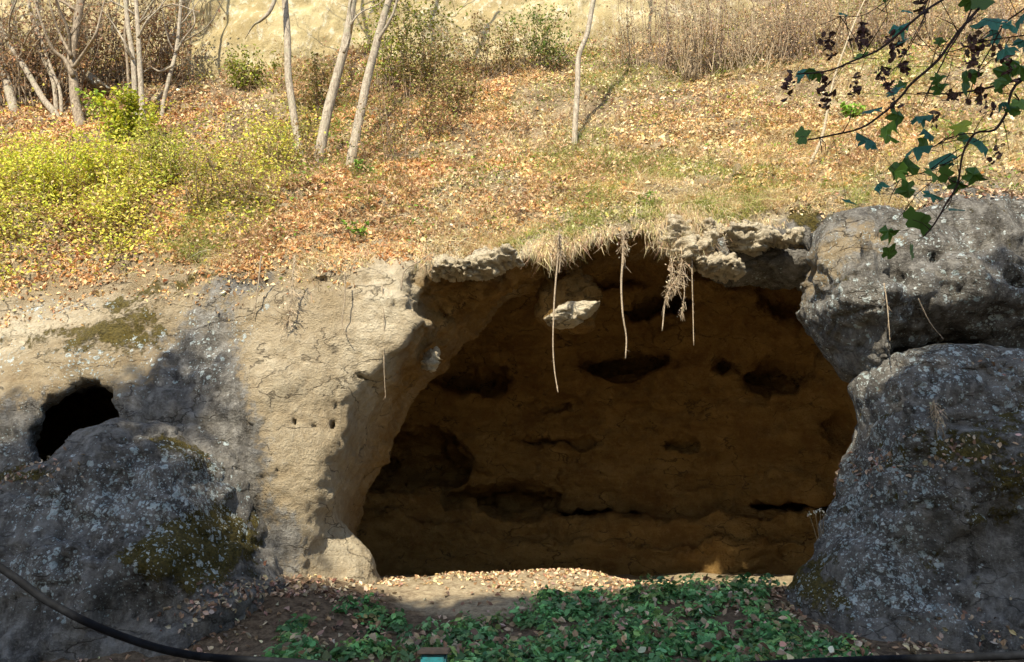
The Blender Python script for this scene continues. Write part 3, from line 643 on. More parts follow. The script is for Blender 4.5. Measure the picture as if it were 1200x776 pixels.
# ------------------------------------------------------------------ fallen leaves, grass and ground plants
PAL_DRY = [(.64, .43, .26, 4), (.72, .54, .34, 4), (.52, .32, .17, 2.4), (.78, .64, .42, 2), (.34, .19, .10, 1), (.72, .50, .24, 1)]
PAL_STRAW = [(.76, .62, .38, 3), (.66, .50, .28, 2), (.84, .74, .50, 2), (.42, .29, .15, 1), (.52, .52, .18, .8)]
PAL_GREEN = [(.17, .27, .035, 2), (.28, .36, .05, 1), (.11, .20, .03, 1)]
PAL_YG = [(.78, .76, .09, 4), (.58, .64, .08, 4), (.80, .72, .14, 2), (.22, .28, .04, 2), (.42, .30, .12, 1)]
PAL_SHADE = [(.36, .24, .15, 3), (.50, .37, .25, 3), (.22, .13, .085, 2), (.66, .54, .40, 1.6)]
TV = np.concatenate([HV, SVt]); TQ = np.concatenate([HQ, SQ + len(HV)])
vis = lambda c: (np.abs(c[:, 0]) < c[:, 1] * .66 + 1.5)
def on_slope(c, n):
    s = sstep(-.15, .25, c[:, 2] - soil_line(c[:, 0]))
    s = np.maximum(s, .30 * sstep(-1.6, -.1, c[:, 2] - soil_line(c[:, 0])) ** 2 * (c[:, 0] < -2.6) * sstep(.1, .5, n[:, 2]))
    outside = c[:, 1] < F(c[:, 0], c[:, 2]) + .6
    s = s * (.45 + sstep(-.35, .15, fbm(c, 1.3, 3, .6, 301)))
    return s * vis(c) * outside * (n[:, 2] > .12) * (c[:, 1] < 23.2) * (1.0 + 1.2 * (c[:, 1] < 17))
P, Nn = sample(TV, TQ, 165000, lambda c, n: on_slope(c, n) * (1 - .6 * sstep(-.1, .35, fbm(c, .5, 3, .5, 81) + .18 * (c[:, 0] > 0))))
cols = pick(PAL_DRY, len(P)); cols *= (.72 + .5 * sstep(-.4, .4, fbm(P, .9, 3, .6, 303)))[:, None]; ru = sstep(2.5, -2, P[:, 0])[:, None]; cols = np.clip(cols * (np.array([.98, 1.0, .86]) * (1 - ru) + np.array([.95, .86, .73]) * ru), 0, .9); strawy = sstep(-.1, .35, fbm(P, .5, 3, .5, 81) + .18 * (P[:, 0] > 0)); k = rng.random(len(P)) < strawy * .75
cols[k] = pick(PAL_STRAW, k.sum())
V_, F_, C_ = scatter(P, Nn, rng.gamma(6, .0125, len(P)).clip(.03, .18) * np.where(P[:, 1] < 15.5, .8, 1.), LEAF_SIMPLE, cols, .8, 1.6, .3)
g = Geo(); g.add(V_, F_, None, C_)
tag(g.build('fallen_leaves', M_LITTER, smooth=False), 'brown and straw dry leaves covering the slope above the cave', 'fallen leaves', kind='stuff')
# dry grass
def grassw(c, n):
    w = on_slope(c, n) * (.4 + 1.6 * sstep(-.1, .4, fbm(c, .6, 3, .5, 91) + .25 * sstep(-2, 2, c[:, 0]))) * (c[:, 0] > -7 + 0 * c[:, 0])
    return w * (1 + 2.2 * np.exp(-((c[:, 2] - soil_line(c[:, 0]) - .2) / .3) ** 2))
P, Nn = sample(TV, TQ, 95000, grassw)
cols = pick(PAL_STRAW, len(P)); gp = sstep(.05, .3, fbm(P, .9, 3, .5, 95) + .2 * np.exp(-((P[:, 0] - 3) / 2.2) ** 2)); k = rng.random(len(P)) < gp * .8; cols[k] = pick([(.36, .42, .10, 2), (.26, .35, .07, 1), (.50, .50, .18, 1)], k.sum())
D = Nn * .8 + np.array([0, -.25, .75]) + rng.normal(size=Nn.shape) * .45
g = Geo(); V_, F_, C_ = blades(P, D, rng.uniform(.08, .30, len(P)) * (1 + 1.0 * (rng.random(len(P)) < .15)), rng.uniform(.007, .016, len(P)), cols, 3, 1.1); g.add(V_, None, F_, C_)
tag(g.build('grass', M_GRASS), 'dry straw grass with green patches growing on the slope', 'grass', kind='stuff')
# grass and rootlets hanging over the lip
lipx = np.interp(np.linspace(0, 1, 400), np.linspace(0, 1, 12), [at(p, 300, 13.7)[0] for p in np.linspace(470, 945, 12)])
gl = Geo(); n = 15000
px = rng.uniform(400, 950, n); py = np.interp(px, [400, 480, 520, 600, 650, 720, 780, 840, 900, 950], [306, 300, 302, 294, 282, 266, 254, 252, 256, 256]) - 4 + rng.normal(size=n) * 8
dens = np.exp(-((px - 660) / 30) ** 2) * 1.0 + np.exp(-((px - 800) / 22) ** 2) * 1.2 + .16 + .3 * np.sin(px * .13) * np.sin(px * .041)
k = rng.random(n) < dens; px, py, dens = px[k], py[k], dens[k]
P = np.array([at(a, b, 13.72 + .2 * rng.normal()) for a, b in zip(px, py)]); P[:, 1] = F(P[:, 0], P[:, 2]) - .06
D = np.array([0, -.35, -.9]) + rng.normal(size=P.shape) * .35
V_, F_, C_ = blades(P, D, rng.uniform(.06, .32, len(P)) * np.clip(.35 + dens * .8, .4, 1.6), rng.uniform(.006, .013, len(P)), pick(PAL_STRAW + [(.40, .24, .18, 2)], len(P)), 4, .5)
gl.add(V_, None, F_, C_)
n = 1500; px = rng.normal(802, 20, n); py = rng.uniform(238, 292, n); P = np.array([at(a, b, 13.28 + .15 * rng.random()) for a, b in zip(px, py)])
D = np.array([0, -.25, -.9]) + rng.normal(size=P.shape) * .5
V_, F_, C_ = blades(P, D, rng.uniform(.06, .26, n), rng.uniform(.005, .011, n), pick(PAL_STRAW + [(.45, .28, .18, 2)], n), 4, .5); gl.add(V_, None, F_, C_)
tag(gl.build('hanging_grass', M_GRASS), 'dry grass and rootlets hanging over the cave lip', 'grass', kind='stuff')

# bramble mass at left, yellow green
def weedw(c, n): return on_slope(c, n) * (.15 + sstep(.0, .5, fbm(c, .7, 3, .6, 141))) * (c[:, 2] > soil_line(c[:, 0]) + .3)
P, Nn = sample(TV, TQ, 800, weedw); ns_ = 9; P = np.repeat(P, ns_, 0) + rng.normal(size=(800 * ns_, 3)) * np.array([.12, 0, .02]); P[:, 1] = F(P[:, 0], P[:, 2])
V_, F_, C_ = blades(P, np.array([0, -.25, .9]) + rng.normal(size=P.shape) * .38, rng.uniform(.25, .8, len(P)), rng.uniform(.009, .018, len(P)), pick([(.46, .30, .17, 3), (.30, .18, .10, 2), (.68, .54, .34, 2), (.2, .12, .08, 1)], len(P)), 5, .7)
g = Geo(); g.add(V_, None, F_, C_)
k = rng.integers(0, len(P), 16000); t = rng.random(16000)[:, None]; tipv = V_.reshape(len(P), 12, 3); row = rng.integers(1, 6, 16000)
PL = tipv[k, row * 2] + rng.normal(size=(16000, 3)) * .03
V_, F_, C_ = scatter(PL, np.tile([[0, -.6, .6]], (16000, 1)), rng.uniform(.04, .10, 16000), LEAF_OVAL, pick(PAL_DRY + [(.3, .3, .08, 2)], 16000), .8, 1.4, 0); g.add(V_, F_, None, C_)
tag(g.build('dry_weeds', M_GRASS, smooth=False), 'clumps of dry brown weeds standing among the leaves on the slope', 'weeds', kind='stuff')
def bramw(c, n):
    a = at(70, 240, 16); w = np.exp(-(((c[:, 0] - a[0] + .4) / 2.6) ** 2 + ((c[:, 2] - a[2]) / 1.6) ** 2)) * (c[:, 2] > soil_line(c[:, 0]) - .1)
    w += .5 * np.exp(-(((c[:, 0] + 5.6) / 1.2) ** 2 + ((c[:, 2] - 10.) / 1.6) ** 2)) + .035 * (c[:, 2] > soil_line(c[:, 0]) + .4) * sstep(0.05, .4, fbm(c, .9, 3, .5, 97))
    return w * (n[:, 2] > .1) * (c[:, 1] < 23) * vis(c) * (.3 + sstep(-.3, .3, fbm(c, 1.1, 2, .5, 99)))
P, Nn = sample(TV, TQ, 36000, bramw)
lift = rng.gamma(2., .11, len(P)); P = P + np.array([0, -.4, .9]) * lift[:, None] + rng.normal(size=P.shape) * .04
cols = pick(PAL_YG + [(.60, .42, .24, 3), (.36, .24, .14, 2)], len(P)); rightish = P[:, 0] > -4.5; cols[rightish] = pick(PAL_GREEN + [(.4, .42, .07, 2)], rightish.sum())
V_, F_, C_ = scatter(P, np.tile([[0, -.5, .8]], (len(P), 1)), rng.uniform(.04, .10, len(P)), LEAF_OVAL, cols, .6, .8, .0)
g = Geo(); g.add(V_, F_, None, C_)
P2, N2 = sample(TV, TQ, 2600, bramw)
V_, F_, C_ = blades(P2, N2 + np.array([0, -.2, .8]) + rng.normal(size=N2.shape) * .5, rng.uniform(.3, .75, len(P2)), .011, pick([(.35, .22, .14, 1), (.5, .40, .2, 1)], len(P2)), 5, .8); g.add(V_, None, F_, C_)
tag(g.build('brambles', M_LEAF, smooth=False), 'yellow green brambles spreading over the left part of the slope', 'brambles', kind='stuff')

# foreground: green nettle-like cover, and litter in the shade
GQf = GQ; GVf = GV
def proj(c):
    dy = c[:, 1]; dz = c[:, 2] - CAM_Z; f_ = dy * math.cos(PITCH) + dz * math.sin(PITCH); u = -dy * math.sin(PITCH) + dz * math.cos(PITCH)
    return 600 + c[:, 0] / f_ * FPX, 388 - u / f_ * FPX
def region(pts):
    W2 = [at(a, b, y)[[0, 1]] for a, b, y in pts]
    return lambda c: polysd(c[:, 0], c[:, 1], W2)
g_pos = np.array([at(300, 776, 9.9), at(420, 735, 11.2), at(540, 745, 10.8)])
veg = region([(300, 800, 9.3), (310, 760, 10.6), (370, 735, 11.4), (430, 722, 11.9), (500, 732, 11.4), (560, 735, 11.3), (640, 712, 12.1), (700, 694, 12.7), (760, 684, 13.2), (900, 684, 13.2), (910, 700, 12.4), (870, 720, 11.8), (930, 745, 11), (1060, 765, 10.4), (1060, 800, 9.4)])
def vegw(c, n):
    d = veg(c) + .35 * fbm(c, 1.5, 3, .6, 111); return (d < 0) * (c[:, 1] > 9) * sstep(-.12, .12, fbm(c, 1.9, 3, .6, 113) + .22 * (c[:, 0] > 0))
P, Nn = sample(GV, GQ, 1150, vegw)
g = Geo()
# each plant: a few stems with pairs of toothed leaves
nl = 15; n = len(P); hgt = rng.uniform(.05, .20, n) * (1 + .5 * sstep(12, 13, P[:, 1]))
t_ = rng.random((n, nl)); ang = rng.random((n, nl)) * 6.283; rad = .03 + rng.random((n, nl)) * .13
LP = P[:, None] + np.stack([np.cos(ang) * rad, np.sin(ang) * rad, hgt[:, None] * (.25 + .75 * t_) - rad * .25], -1); LP = LP.reshape(-1, 3)
LN = np.stack([np.cos(ang) * .7, np.sin(ang) * .7, np.ones_like(ang)], -1).reshape(-1, 3)
cols = np.repeat(pick([(.15, .34, .12, 3), (.22, .46, .17, 3), (.09, .22, .08, 2), (.36, .50, .15, 1), (.28, .28, .11, .7)], n, .2), nl, 0) * rng.uniform(.7, 1.3, (n * nl, 1))
V_, F_, C_ = scatter(LP, LN, rng.gamma(7, .0115, len(LP)).clip(.03, .17), LEAF_OVAL, cols, .35, .8, 0); g.add(V_, F_, None, C_)
V_, F_, C_ = blades(np.repeat(P, 3, 0), np.array([0, 0, 1.]) + rng.normal(size=(n * 3, 3)) * .3, np.repeat(hgt, 3), .008, pick([(.08, .16, .04)], n * 3), 3, .2); g.add(V_, None, F_, C_)
tag(g.build('ground_cover', M_LEAF, smooth=False), 'low green leafy plants carpeting the ground in front of the cave', 'ground cover', kind='stuff')
def litw(c, n):
    w = (c[:, 1] > 8.8) * (c[:, 1] < 13.1)
    d = .25 + 2.6 * np.exp(-(((c[:, 0] + 3.6) / 1.3) ** 2 + ((c[:, 1] - 12.3) / .8) ** 2)) + 1.6 * np.exp(-(((c[:, 0] - 4.2) / 1.2) ** 2 + ((c[:, 1] - 11.8) / 1.5) ** 2)) + .8 * np.exp(-(((c[:, 0] + 2.6) / 1.0) ** 2 + ((c[:, 1] - 11.2) / .9) ** 2))
    d = d * (.2 + sstep(-.3, .3, fbm(c, 1.7, 3, .6, 121)))
    return w * d * (1 - .85 * np.exp(-(((c[:, 0] + .2) / 1.1) ** 2 + ((c[:, 1] - 12.6) / .7) ** 2)))
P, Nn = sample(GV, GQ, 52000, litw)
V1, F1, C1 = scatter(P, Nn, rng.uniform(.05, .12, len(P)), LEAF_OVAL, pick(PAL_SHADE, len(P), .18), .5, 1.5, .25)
def floorw(c, n): return (c[:, 1] > 13.1) * (c[:, 1] < 16.2) * (np.abs(c[:, 0] - .2) < 3.5) * (.15 + sstep(.0, .3, fbm(c, 1.3, 3, .6, 131)) + .8 * (c[:, 0] > .3))
P, Nn = sample(GV, GQ, 2600, floorw)
V2, F2_, C2 = scatter(P, Nn, rng.uniform(.04, .10, len(P)), LEAF_OVAL, pick(PAL_DRY, len(P), .18), .5, 1.5, .25)
g = Geo(); g.add(V1, F1, None, C1); g.add(V2, F2_, None, C2)
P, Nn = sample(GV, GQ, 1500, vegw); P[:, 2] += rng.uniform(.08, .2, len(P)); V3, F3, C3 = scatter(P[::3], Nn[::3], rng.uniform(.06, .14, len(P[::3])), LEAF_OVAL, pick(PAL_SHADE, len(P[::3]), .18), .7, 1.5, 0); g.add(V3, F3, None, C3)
# pockets of leaves caught on the boulders
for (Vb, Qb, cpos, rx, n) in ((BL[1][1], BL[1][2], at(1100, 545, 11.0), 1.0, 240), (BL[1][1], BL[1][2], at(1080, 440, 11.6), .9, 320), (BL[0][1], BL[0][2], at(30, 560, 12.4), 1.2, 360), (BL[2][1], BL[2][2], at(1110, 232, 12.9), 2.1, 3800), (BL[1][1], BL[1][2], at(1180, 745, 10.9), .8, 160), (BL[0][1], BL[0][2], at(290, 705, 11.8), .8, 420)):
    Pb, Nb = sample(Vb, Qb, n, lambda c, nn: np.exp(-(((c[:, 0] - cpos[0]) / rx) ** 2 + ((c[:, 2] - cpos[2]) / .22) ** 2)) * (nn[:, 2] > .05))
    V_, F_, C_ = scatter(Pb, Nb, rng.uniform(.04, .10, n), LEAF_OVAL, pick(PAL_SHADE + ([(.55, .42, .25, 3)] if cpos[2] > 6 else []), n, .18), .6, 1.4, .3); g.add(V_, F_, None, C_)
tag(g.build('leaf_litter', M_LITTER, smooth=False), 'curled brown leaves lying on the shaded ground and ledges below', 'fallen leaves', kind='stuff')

# ------------------------------------------------------------------ trees and shrubs on the slope
def wob(P, a, s=3): 
    P = np.array(P, float); n = len(P); w = np.cumsum(rng.normal(size=(n, 3)), 0) * a; w -= np.linspace(0, 1, n)[:, None] * w[-1]; w[0] = 0; return P + w
def grow(geo, p, d, L, r, depth, seg=6, spread=.7, col=(1, 1, 1), kids=(2, 4), upb=.15):
    n = 7; pts = [p]; dd = d / np.linalg.norm(d)
    for i in range(n):
        dd = dd + rng.normal(size=3) * .16 + np.array([0, 0, upb * .3]); dd /= np.linalg.norm(dd); pts.append(pts[-1] + dd * L / n)
    pts = np.array(pts); geo.tube(pts, np.linspace(r, r * .35, n + 1), seg, col)
    if depth > 0:
        for _ in range(rng.integers(*kids)):
            k = rng.integers(2, n + 1); nd = (pts[k] - pts[k - 1]) / (L / n) + rng.normal(size=3) * spread; nd[2] += upb
            grow(geo, pts[k], nd, L * rng.uniform(.4, .7), r * (1 - .65 * k / n) * .6, depth - 1, max(3, seg - 1), spread, col, kids, upb)
def tree(path, w0, w1, label, mat=M_BARKP, group=None, branches=(), nb=4, name='bare_tree', crown=True, rough=.04):
    """path = photograph positions up the trunk from its foot; the trunk goes on above the frame"""
    base = slope_hit(*path[0]); Y0 = base[1]
    pts = [base + np.array([0, .05, -.35])] + [base] + [at(a, b, Y0 + .12 * i) for i, (a, b) in enumerate(path[1:], 1)]
    d = pts[-1] - pts[-2]; d /= np.linalg.norm(d)
    for k in range(5): pts.append(pts[-1] + (d + np.array([rng.normal() * .12, .05, .15])) * 1.4)
    P = smooth_path(pts, 40); w0, w1 = w0 / pxm(Y0) / 2, w1 / pxm(Y0) / 2
    r = np.linspace(w0, w1 * .6, len(P)); r[:4] *= np.array([1.5, 1.4, 1.22, 1.08])
    root = empty(name, base, label, 'tree', group)
    g = Geo(); g.tube(P, r, 10, rough=rough); g.build('trunk', mat, root)
    for (bp, bw) in branches:
        q = [at(a, b, Y0 + .15 * rng.normal()) for a, b in bp]; q[0] = at(bp[0][0], bp[0][1], Y0 + .1); q = smooth_path(q, 20)
        gb = Geo(); gb.tube(q, np.linspace(bw / pxm(Y0) / 2, .006, len(q)), 6)
        for k in (6, 10, 14): 
            if k < len(q) - 1: grow(gb, q[k], (q[k + 1] - q[k]) / np.linalg.norm(q[k + 1] - q[k]) + rng.normal(size=3) * .6, .6, .008, 1, 4)
        gb.build('branch', mat, root)
    for k in range(nb * (2 if group else 1)):
        i = int(len(P) * rng.uniform(.35, .97)); gb = Geo(); dd = np.array([rng.normal(), rng.normal() * .6, .7]); grow(gb, P[i], dd, rng.uniform(1.2, 2.4), r[i] * .5, 2, 5); gb.build('branch', mat, root)
    for k in range(9):
        i = int(len(P) * rng.uniform(.66, .98)); gb = Geo(); grow(gb, P[i], np.array([rng.normal(), rng.normal() * .8, .5]), rng.uniform(1.6, 3.0), r[i] * .55, 2, 4); gb.build('branch', mat, root)
    return root
tree([(352, 186), (345, 140), (338, 90), (337, 45), (334, 0), (334, -40)], 11, 10, 'slim pale tree with a flaky trunk, leftmost of the three middle trees', nb=6,
     branches=[([(334, -42), (328, -22), (318, 10), (306, 24), (297, 30), (287, 46)], 9)])
tree([(372, 198), (380, 150), (388, 115), (400, 70), (408, 35), (414, -5), (418, -50)], 15, 11, 'pale smooth tree leaning right and forking, second of the three middle trees', nb=6,
     branches=[([(403, 62), (411, 40), (413, 26), (424, 14), (445, 4), (470, -18)], 4), ([(412, 30), (410, 10), (416, -12), (420, -30)], 4)])
tree([(409, 204), (416, 165), (424, 125), (430, 95), (440, 55), (450, 18), (462, -30)], 14, 10, 'pale smooth tree leaning right, third and rightmost of the middle trees', nb=6)
tree([(673, 168), (675, 130), (677, 95), (678, 66), (688, 40), (694, 8), (702, -40)], 8, 8, 'lone slender grey sapling above the middle of the cave', nb=2)
LG = 'bare trees of the thicket at upper left'
LT = [([(16, 128), (8, 95), (2, 62), (-6, 20), (-14, -30)], 13, 9, 'bare grey trunk at the left edge of the photo leaning left', []),
      ([(68, 138), (52, 118), (38, 95), (28, 78), (10, 50), (-6, 20), (-30, -20)], 9, 7, 'pale thin trunk bending far left in the left thicket', []),
      ([(66, 128), (62, 95), (48, 62), (40, 30), (30, -20)], 6, 5, 'thin bare stem rising just behind the far left bending trunk', []),
      ([(94, 146), (88, 118), (86, 90), (84, 66), (90, 30), (100, -20)], 14, 10, 'thick forked brown trunk with peeling bark in the left thicket', [([(86, 90), (76, 70), (62, 58), (50, 30), (40, 0), (30, -20)], 7), ([(86, 80), (100, 60), (112, 40), (120, 10), (128, -20)], 6), ([(84, 66), (70, 40), (60, 10), (52, -20)], 5)]),
      ([(72, 132), (70, 105), (60, 80), (44, 30), (46, -20)], 5, 4, 'thin curved bare stem touching the thick forked trunk', []),
      ([(152, 142), (151, 110), (149, 70), (146, 40), (150, 0), (152, -30)], 4, 3, 'very thin dark straight sapling beside the twin trunks at left', []),
      ([(160, 148), (158, 110), (156, 70), (150, 30), (146, -20)], 8, 6, 'left one of the two close straight trunks in the thicket', [([(156, 70), (146, 50), (134, 30), (120, 12)], 4)]),
      ([(168, 148), (166, 115), (164, 80), (162, 40), (160, 10), (158, -20)], 8, 6, 'right one of the two close straight trunks in the thicket', [([(162, 45), (172, 25), (188, 8), (200, -12)], 4)]),
      ([(190, 134), (192, 118), (200, 85), (206, 62), (210, 30), (213, -20)], 6, 5, 'slim leaning tree at the right side of the left thicket', [([(206, 62), (216, 45), (228, 28), (226, 5), (232, -20)], 4), ([(202, 78), (188, 84), (176, 80), (160, 92)], 4)]),
      ([(176, 80), (186, 66), (200, 50), (208, 30), (212, 8), (216, -25)], 7, 6, 'dark twisted tree against the yellow cliff at left', [([(208, 32), (216, 20), (222, 5), (228, -20)], 4), ([(200, 50), (196, 30), (190, 10), (186, -20)], 4)])]
for (pth, w0, w1, lab, br) in LT: tree(pth, w0, w1, lab, M_BARKD if 'dark' in lab or 'brown' in lab else M_BARKP, LG, br, nb=4)

def shrub(px, py, hpx, wpx, nstem, label, leafpal=None, nleaf=0, group=None, bcol=(.36, .27, .19), name='shrub', lsize=.07, thick=.012, cat='shrub', lean=0.):
    base = slope_hit(px, py); s = 1 / pxm(base[1]); hh = hpx * s * (1.25 if hpx > 40 else 1); ww = wpx * s; nleaf = int(nleaf * (3.8 if hpx > 40 else 1.5)); lsize = lsize * 1.1; nstem = int(nstem * 1.5)
    root = empty(name, base, label, cat, group); g = Geo(); tips = []
    for k in range(nstem):
        b = base + np.array([rng.normal() * ww * .3, 0, 0]); b[1] = F(b[0], b[2]) - .0; b[2] -= .05
        top = b + np.array([rng.normal() * ww * .35 + lean * hh, -abs(rng.normal()) * .25, hh * rng.uniform(.55, 1.05)])
        mid = (b + top) / 2 + rng.normal(size=3) * hh * .07
        q = smooth_path([b, mid, top], 10); g.tube(q, np.linspace(thick * rng.uniform(.6, 1.3), thick * .25, len(q)), 4, np.array(bcol) * rng.uniform(.6, 1.4))
        for j in range(4):
            i = rng.integers(2, len(q) - 1); d = np.array([rng.normal(), rng.normal() * .6, .8]); L = hh * rng.uniform(.12, .35)
            e = q[i] + d / np.linalg.norm(d) * L; m_ = (q[i] + e) / 2 + rng.normal(size=3) * L * .1; g.tube([q[i], m_, e], [thick * .35, thick * .25, thick * .12], 3, np.array(bcol) * rng.uniform(.6, 1.4)); tips.append((q[i], e))
        tips.append((q[3], q[-1]))
    g.build('stems', M_ROOT, root)
    if nleaf:
        T = [tips[i] for i in rng.integers(0, len(tips), nleaf)]; t = rng.random(nleaf)[:, None]
        P = np.array([a for a, b in T]) * (1 - t) + np.array([b for a, b in T]) * t + rng.normal(size=(nleaf, 3)) * hh * .05
        V_, F_, C_ = scatter(P, np.tile([[0, -.6, .6]], (nleaf, 1)), rng.uniform(.6, 1.3, nleaf) * lsize, LEAF_OVAL, pick(leafpal, nleaf), .7, 1, 0)
        gl = Geo(); gl.add(V_, F_, None, C_); gl.build('foliage', M_LEAF, root, smooth=False)
    return root
BRN = [(.36, .24, .12, 2), (.48, .34, .18, 2), (.30, .30, .07, 2), (.20, .24, .05, 1)]
GRN = [(.32, .36, .05, 3), (.20, .26, .04, 2), (.45, .42, .08, 1), (.30, .20, .1, 1)]
shrub(148, 170, 55, 50, 10, 'bright yellow green leafy shrub under the twin trunks at left', [(.45, .50, .04, 3), (.55, .52, .05, 2), (.28, .36, .04, 1)], 420, lsize=.10)
shrub(108, 140, 40, 22, 5, 'small lime green sprig beside the thick forked trunk', [(.40, .50, .05, 1), (.30, .42, .05, 1)], 110, lsize=.11)
shrub(190, 230, 90, 60, 12, 'feathery olive green shrub on the slope below the left thicket', [(.52, .52, .08, 3), (.40, .46, .07, 2), (.45, .36, .1, 1)], 700, lsize=.055)
shrub(250, 255, 70, 60, 10, 'sparse brown and olive shrub right of the feathery green one', BRN, 350, lsize=.055)
shrub(285, 110, 45, 60, 10, 'low leafy shrub at the foot of the yellow cliff, left of the pale trees', GRN, 330, lsize=.08)
shrub(370, 130, 75, 45, 9, 'upright brown and green shrub between the first two pale trees', BRN, 300, lsize=.08)
shrub(470, 110, 135, 60, 16, 'tall light green shrub just right of the leaning pale trees', GRN, 700, lsize=.085)
shrub(505, 120, 90, 50, 12, 'rusty brown leafy shrub right of the tall light green one', BRN, 520, lsize=.075)
shrub(575, 95, 75, 70, 14, 'brownish bush against the yellow cliff, above the cave centre', BRN, 380, lsize=.075)
shrub(630, 85, 75, 60, 14, 'dark green bush against the yellow cliff, left of the lone sapling', [(.16, .24, .05, 3), (.25, .30, .06, 2), (.35, .26, .12, 1)], 420, lsize=.08)
shrub(455, 200, 110, 35, 7, 'thin dry brown shrub with dark stems in front of the leaning trees', BRN, 200, lsize=.06)
shrub(425, 205, 18, 25, 5, 'small fresh green plant at the foot of the rightmost leaning tree', [(.22, .42, .06, 1)], 120, lsize=.07, cat='plant', name='plant')
shrub(418, 275, 16, 16, 5, 'small fresh green plant on the brown leaves near the left lip', [(.25, .42, .06, 1)], 80, lsize=.07, cat='plant', name='plant')
shrub(760, 245, 22, 22, 5, 'small green plant at the edge of the cave lip in the middle', [(.25, .36, .06, 1)], 80, lsize=.07, cat='plant', name='plant')
shrub(998, 140, 24, 22, 5, 'bright green broad leaved plant on the slope behind the maple branch', [(.32, .55, .08, 1)], 70, lsize=.13, cat='plant', name='plant')
shrub(505, 165, 70, 30, 6, 'dark stemmed dry bush on the brown leaves, right of the leaning trees', BRN, 160, lsize=.07, bcol=(.16, .10, .07))
shrub(540, 135, 60, 45, 7, 'small rusty bush on the leaves above the dark stemmed one', BRN, 260, lsize=.07, bcol=(.2, .13, .09))
shrub(325, 205, 60, 50, 8, 'low brown green twiggy bush left of the leaning trees foot', BRN, 240, lsize=.055)
shrub(40, 250, 80, 70, 10, 'bright yellow green bush at the left edge of the slope', [(.66, .66, .07, 3), (.50, .56, .06, 3), (.74, .62, .12, 1)], 520, lsize=.065)
shrub(110, 225, 70, 60, 10, 'yellow green bush second from the left edge of the slope', [(.66, .66, .07, 3), (.50, .56, .06, 3), (.74, .62, .12, 1)], 420, lsize=.065)
CANE = 'dry canes and bare bushes at upper right'
cl = ['bundle of tall bare canes at the left end of the right thicket', 'second bundle of bare canes, close to the leftmost bundle', 'dense brown cane bundle under the top edge, above the cave right half', 'greyish cane bundle leaning left beside the dense brown one',
      'straw coloured dry bush in the middle of the right thicket', 'pinkish brown dry bush behind the grass at upper right', 'pale fine twiggy bush left of the maple branch', 'low straw bush behind the hanging maple seeds', 'dry bush partly hidden by the maple twigs at the top right', 'rightmost dry bush at the top corner behind the maple leaves']
for k, (px, py, h_, w_, ns) in enumerate([(735, 85, 100, 40, 14), (778, 88, 110, 30, 16), (812, 92, 115, 35, 26), (840, 85, 110, 35, 20), (880, 82, 95, 60, 34), (925, 72, 90, 60, 34), (975, 62, 85, 60, 30), (1030, 60, 75, 70, 30), (1090, 55, 75, 70, 30), (1160, 50, 75, 80, 30)]):
    shrub(px, py, h_, w_, ns, cl[k], [(.52, .38, .22, 3), (.40, .26, .15, 2), (.6, .5, .3, 1)], 160 + 20 * k, CANE, (.42, .32, .24) if k % 2 else (.50, .40, .27), 'dry_shrub', .06, .014)
for k, (px, py, h_, w_, ns, lab) in enumerate([(20, 125, 130, 80, 26, 'tangled bare bush at the top left corner'), (60, 118, 130, 70, 26, 'tangled bare bush behind the far left bending trunk'), (120, 105, 120, 70, 24, 'tangled bare bush between the forked trunk and the twin trunks'), (190, 100, 110, 60, 18, 'tangled bare bush in front of the left end of the yellow cliff')]):
    shrub(px, py, h_, w_, ns, lab, [(.40, .24, .13, 3), (.30, .20, .12, 2), (.35, .32, .1, 1)], 500, 'bare bushes of the left thicket', (.34, .27, .19), 'bare_shrub', .09, .02)
# slanting dry stalk at right, on the slope
b0 = slope_hit(945, 200); g = Geo(); q = smooth_path([b0, at(962, 165, b0[1] - .1), at(970, 128, b0[1] - .15), at(978, 90, b0[1] - .2), at(1000, 30, b0[1] - .3), at(1018, -10, b0[1] - .3)], 16)
g.tube(q, np.linspace(.035, .012, len(q)), 5, (.62, .52, .36)); tag(g.build('dry_stalk', M_ROOT), 'long pale dry stalk slanting up behind the maple branch', 'stalk')
# little stump and planks of stone among left thicket
bs = slope_hit(122, 108); 
boulder('rock', [(98, 86), (112, 88), (132, 104), (136, 112), (122, 112), (108, 104)], bs[1] - .3, .5, .12, 'flat grey green stone slab lying among the thicket trunks at left', 451, .1, gf=.5, h=.05, cat='rock', namp=.06)
bs = slope_hit(862, 210)
boulder('rock', [(859, 208), (861, 193), (867, 193), (870, 208)], bs[1], .15, .06, 'small grey brown stone standing in the grass above the right of the lip', 461, .1, gf=0., h=.025, cat='rock', namp=.05)

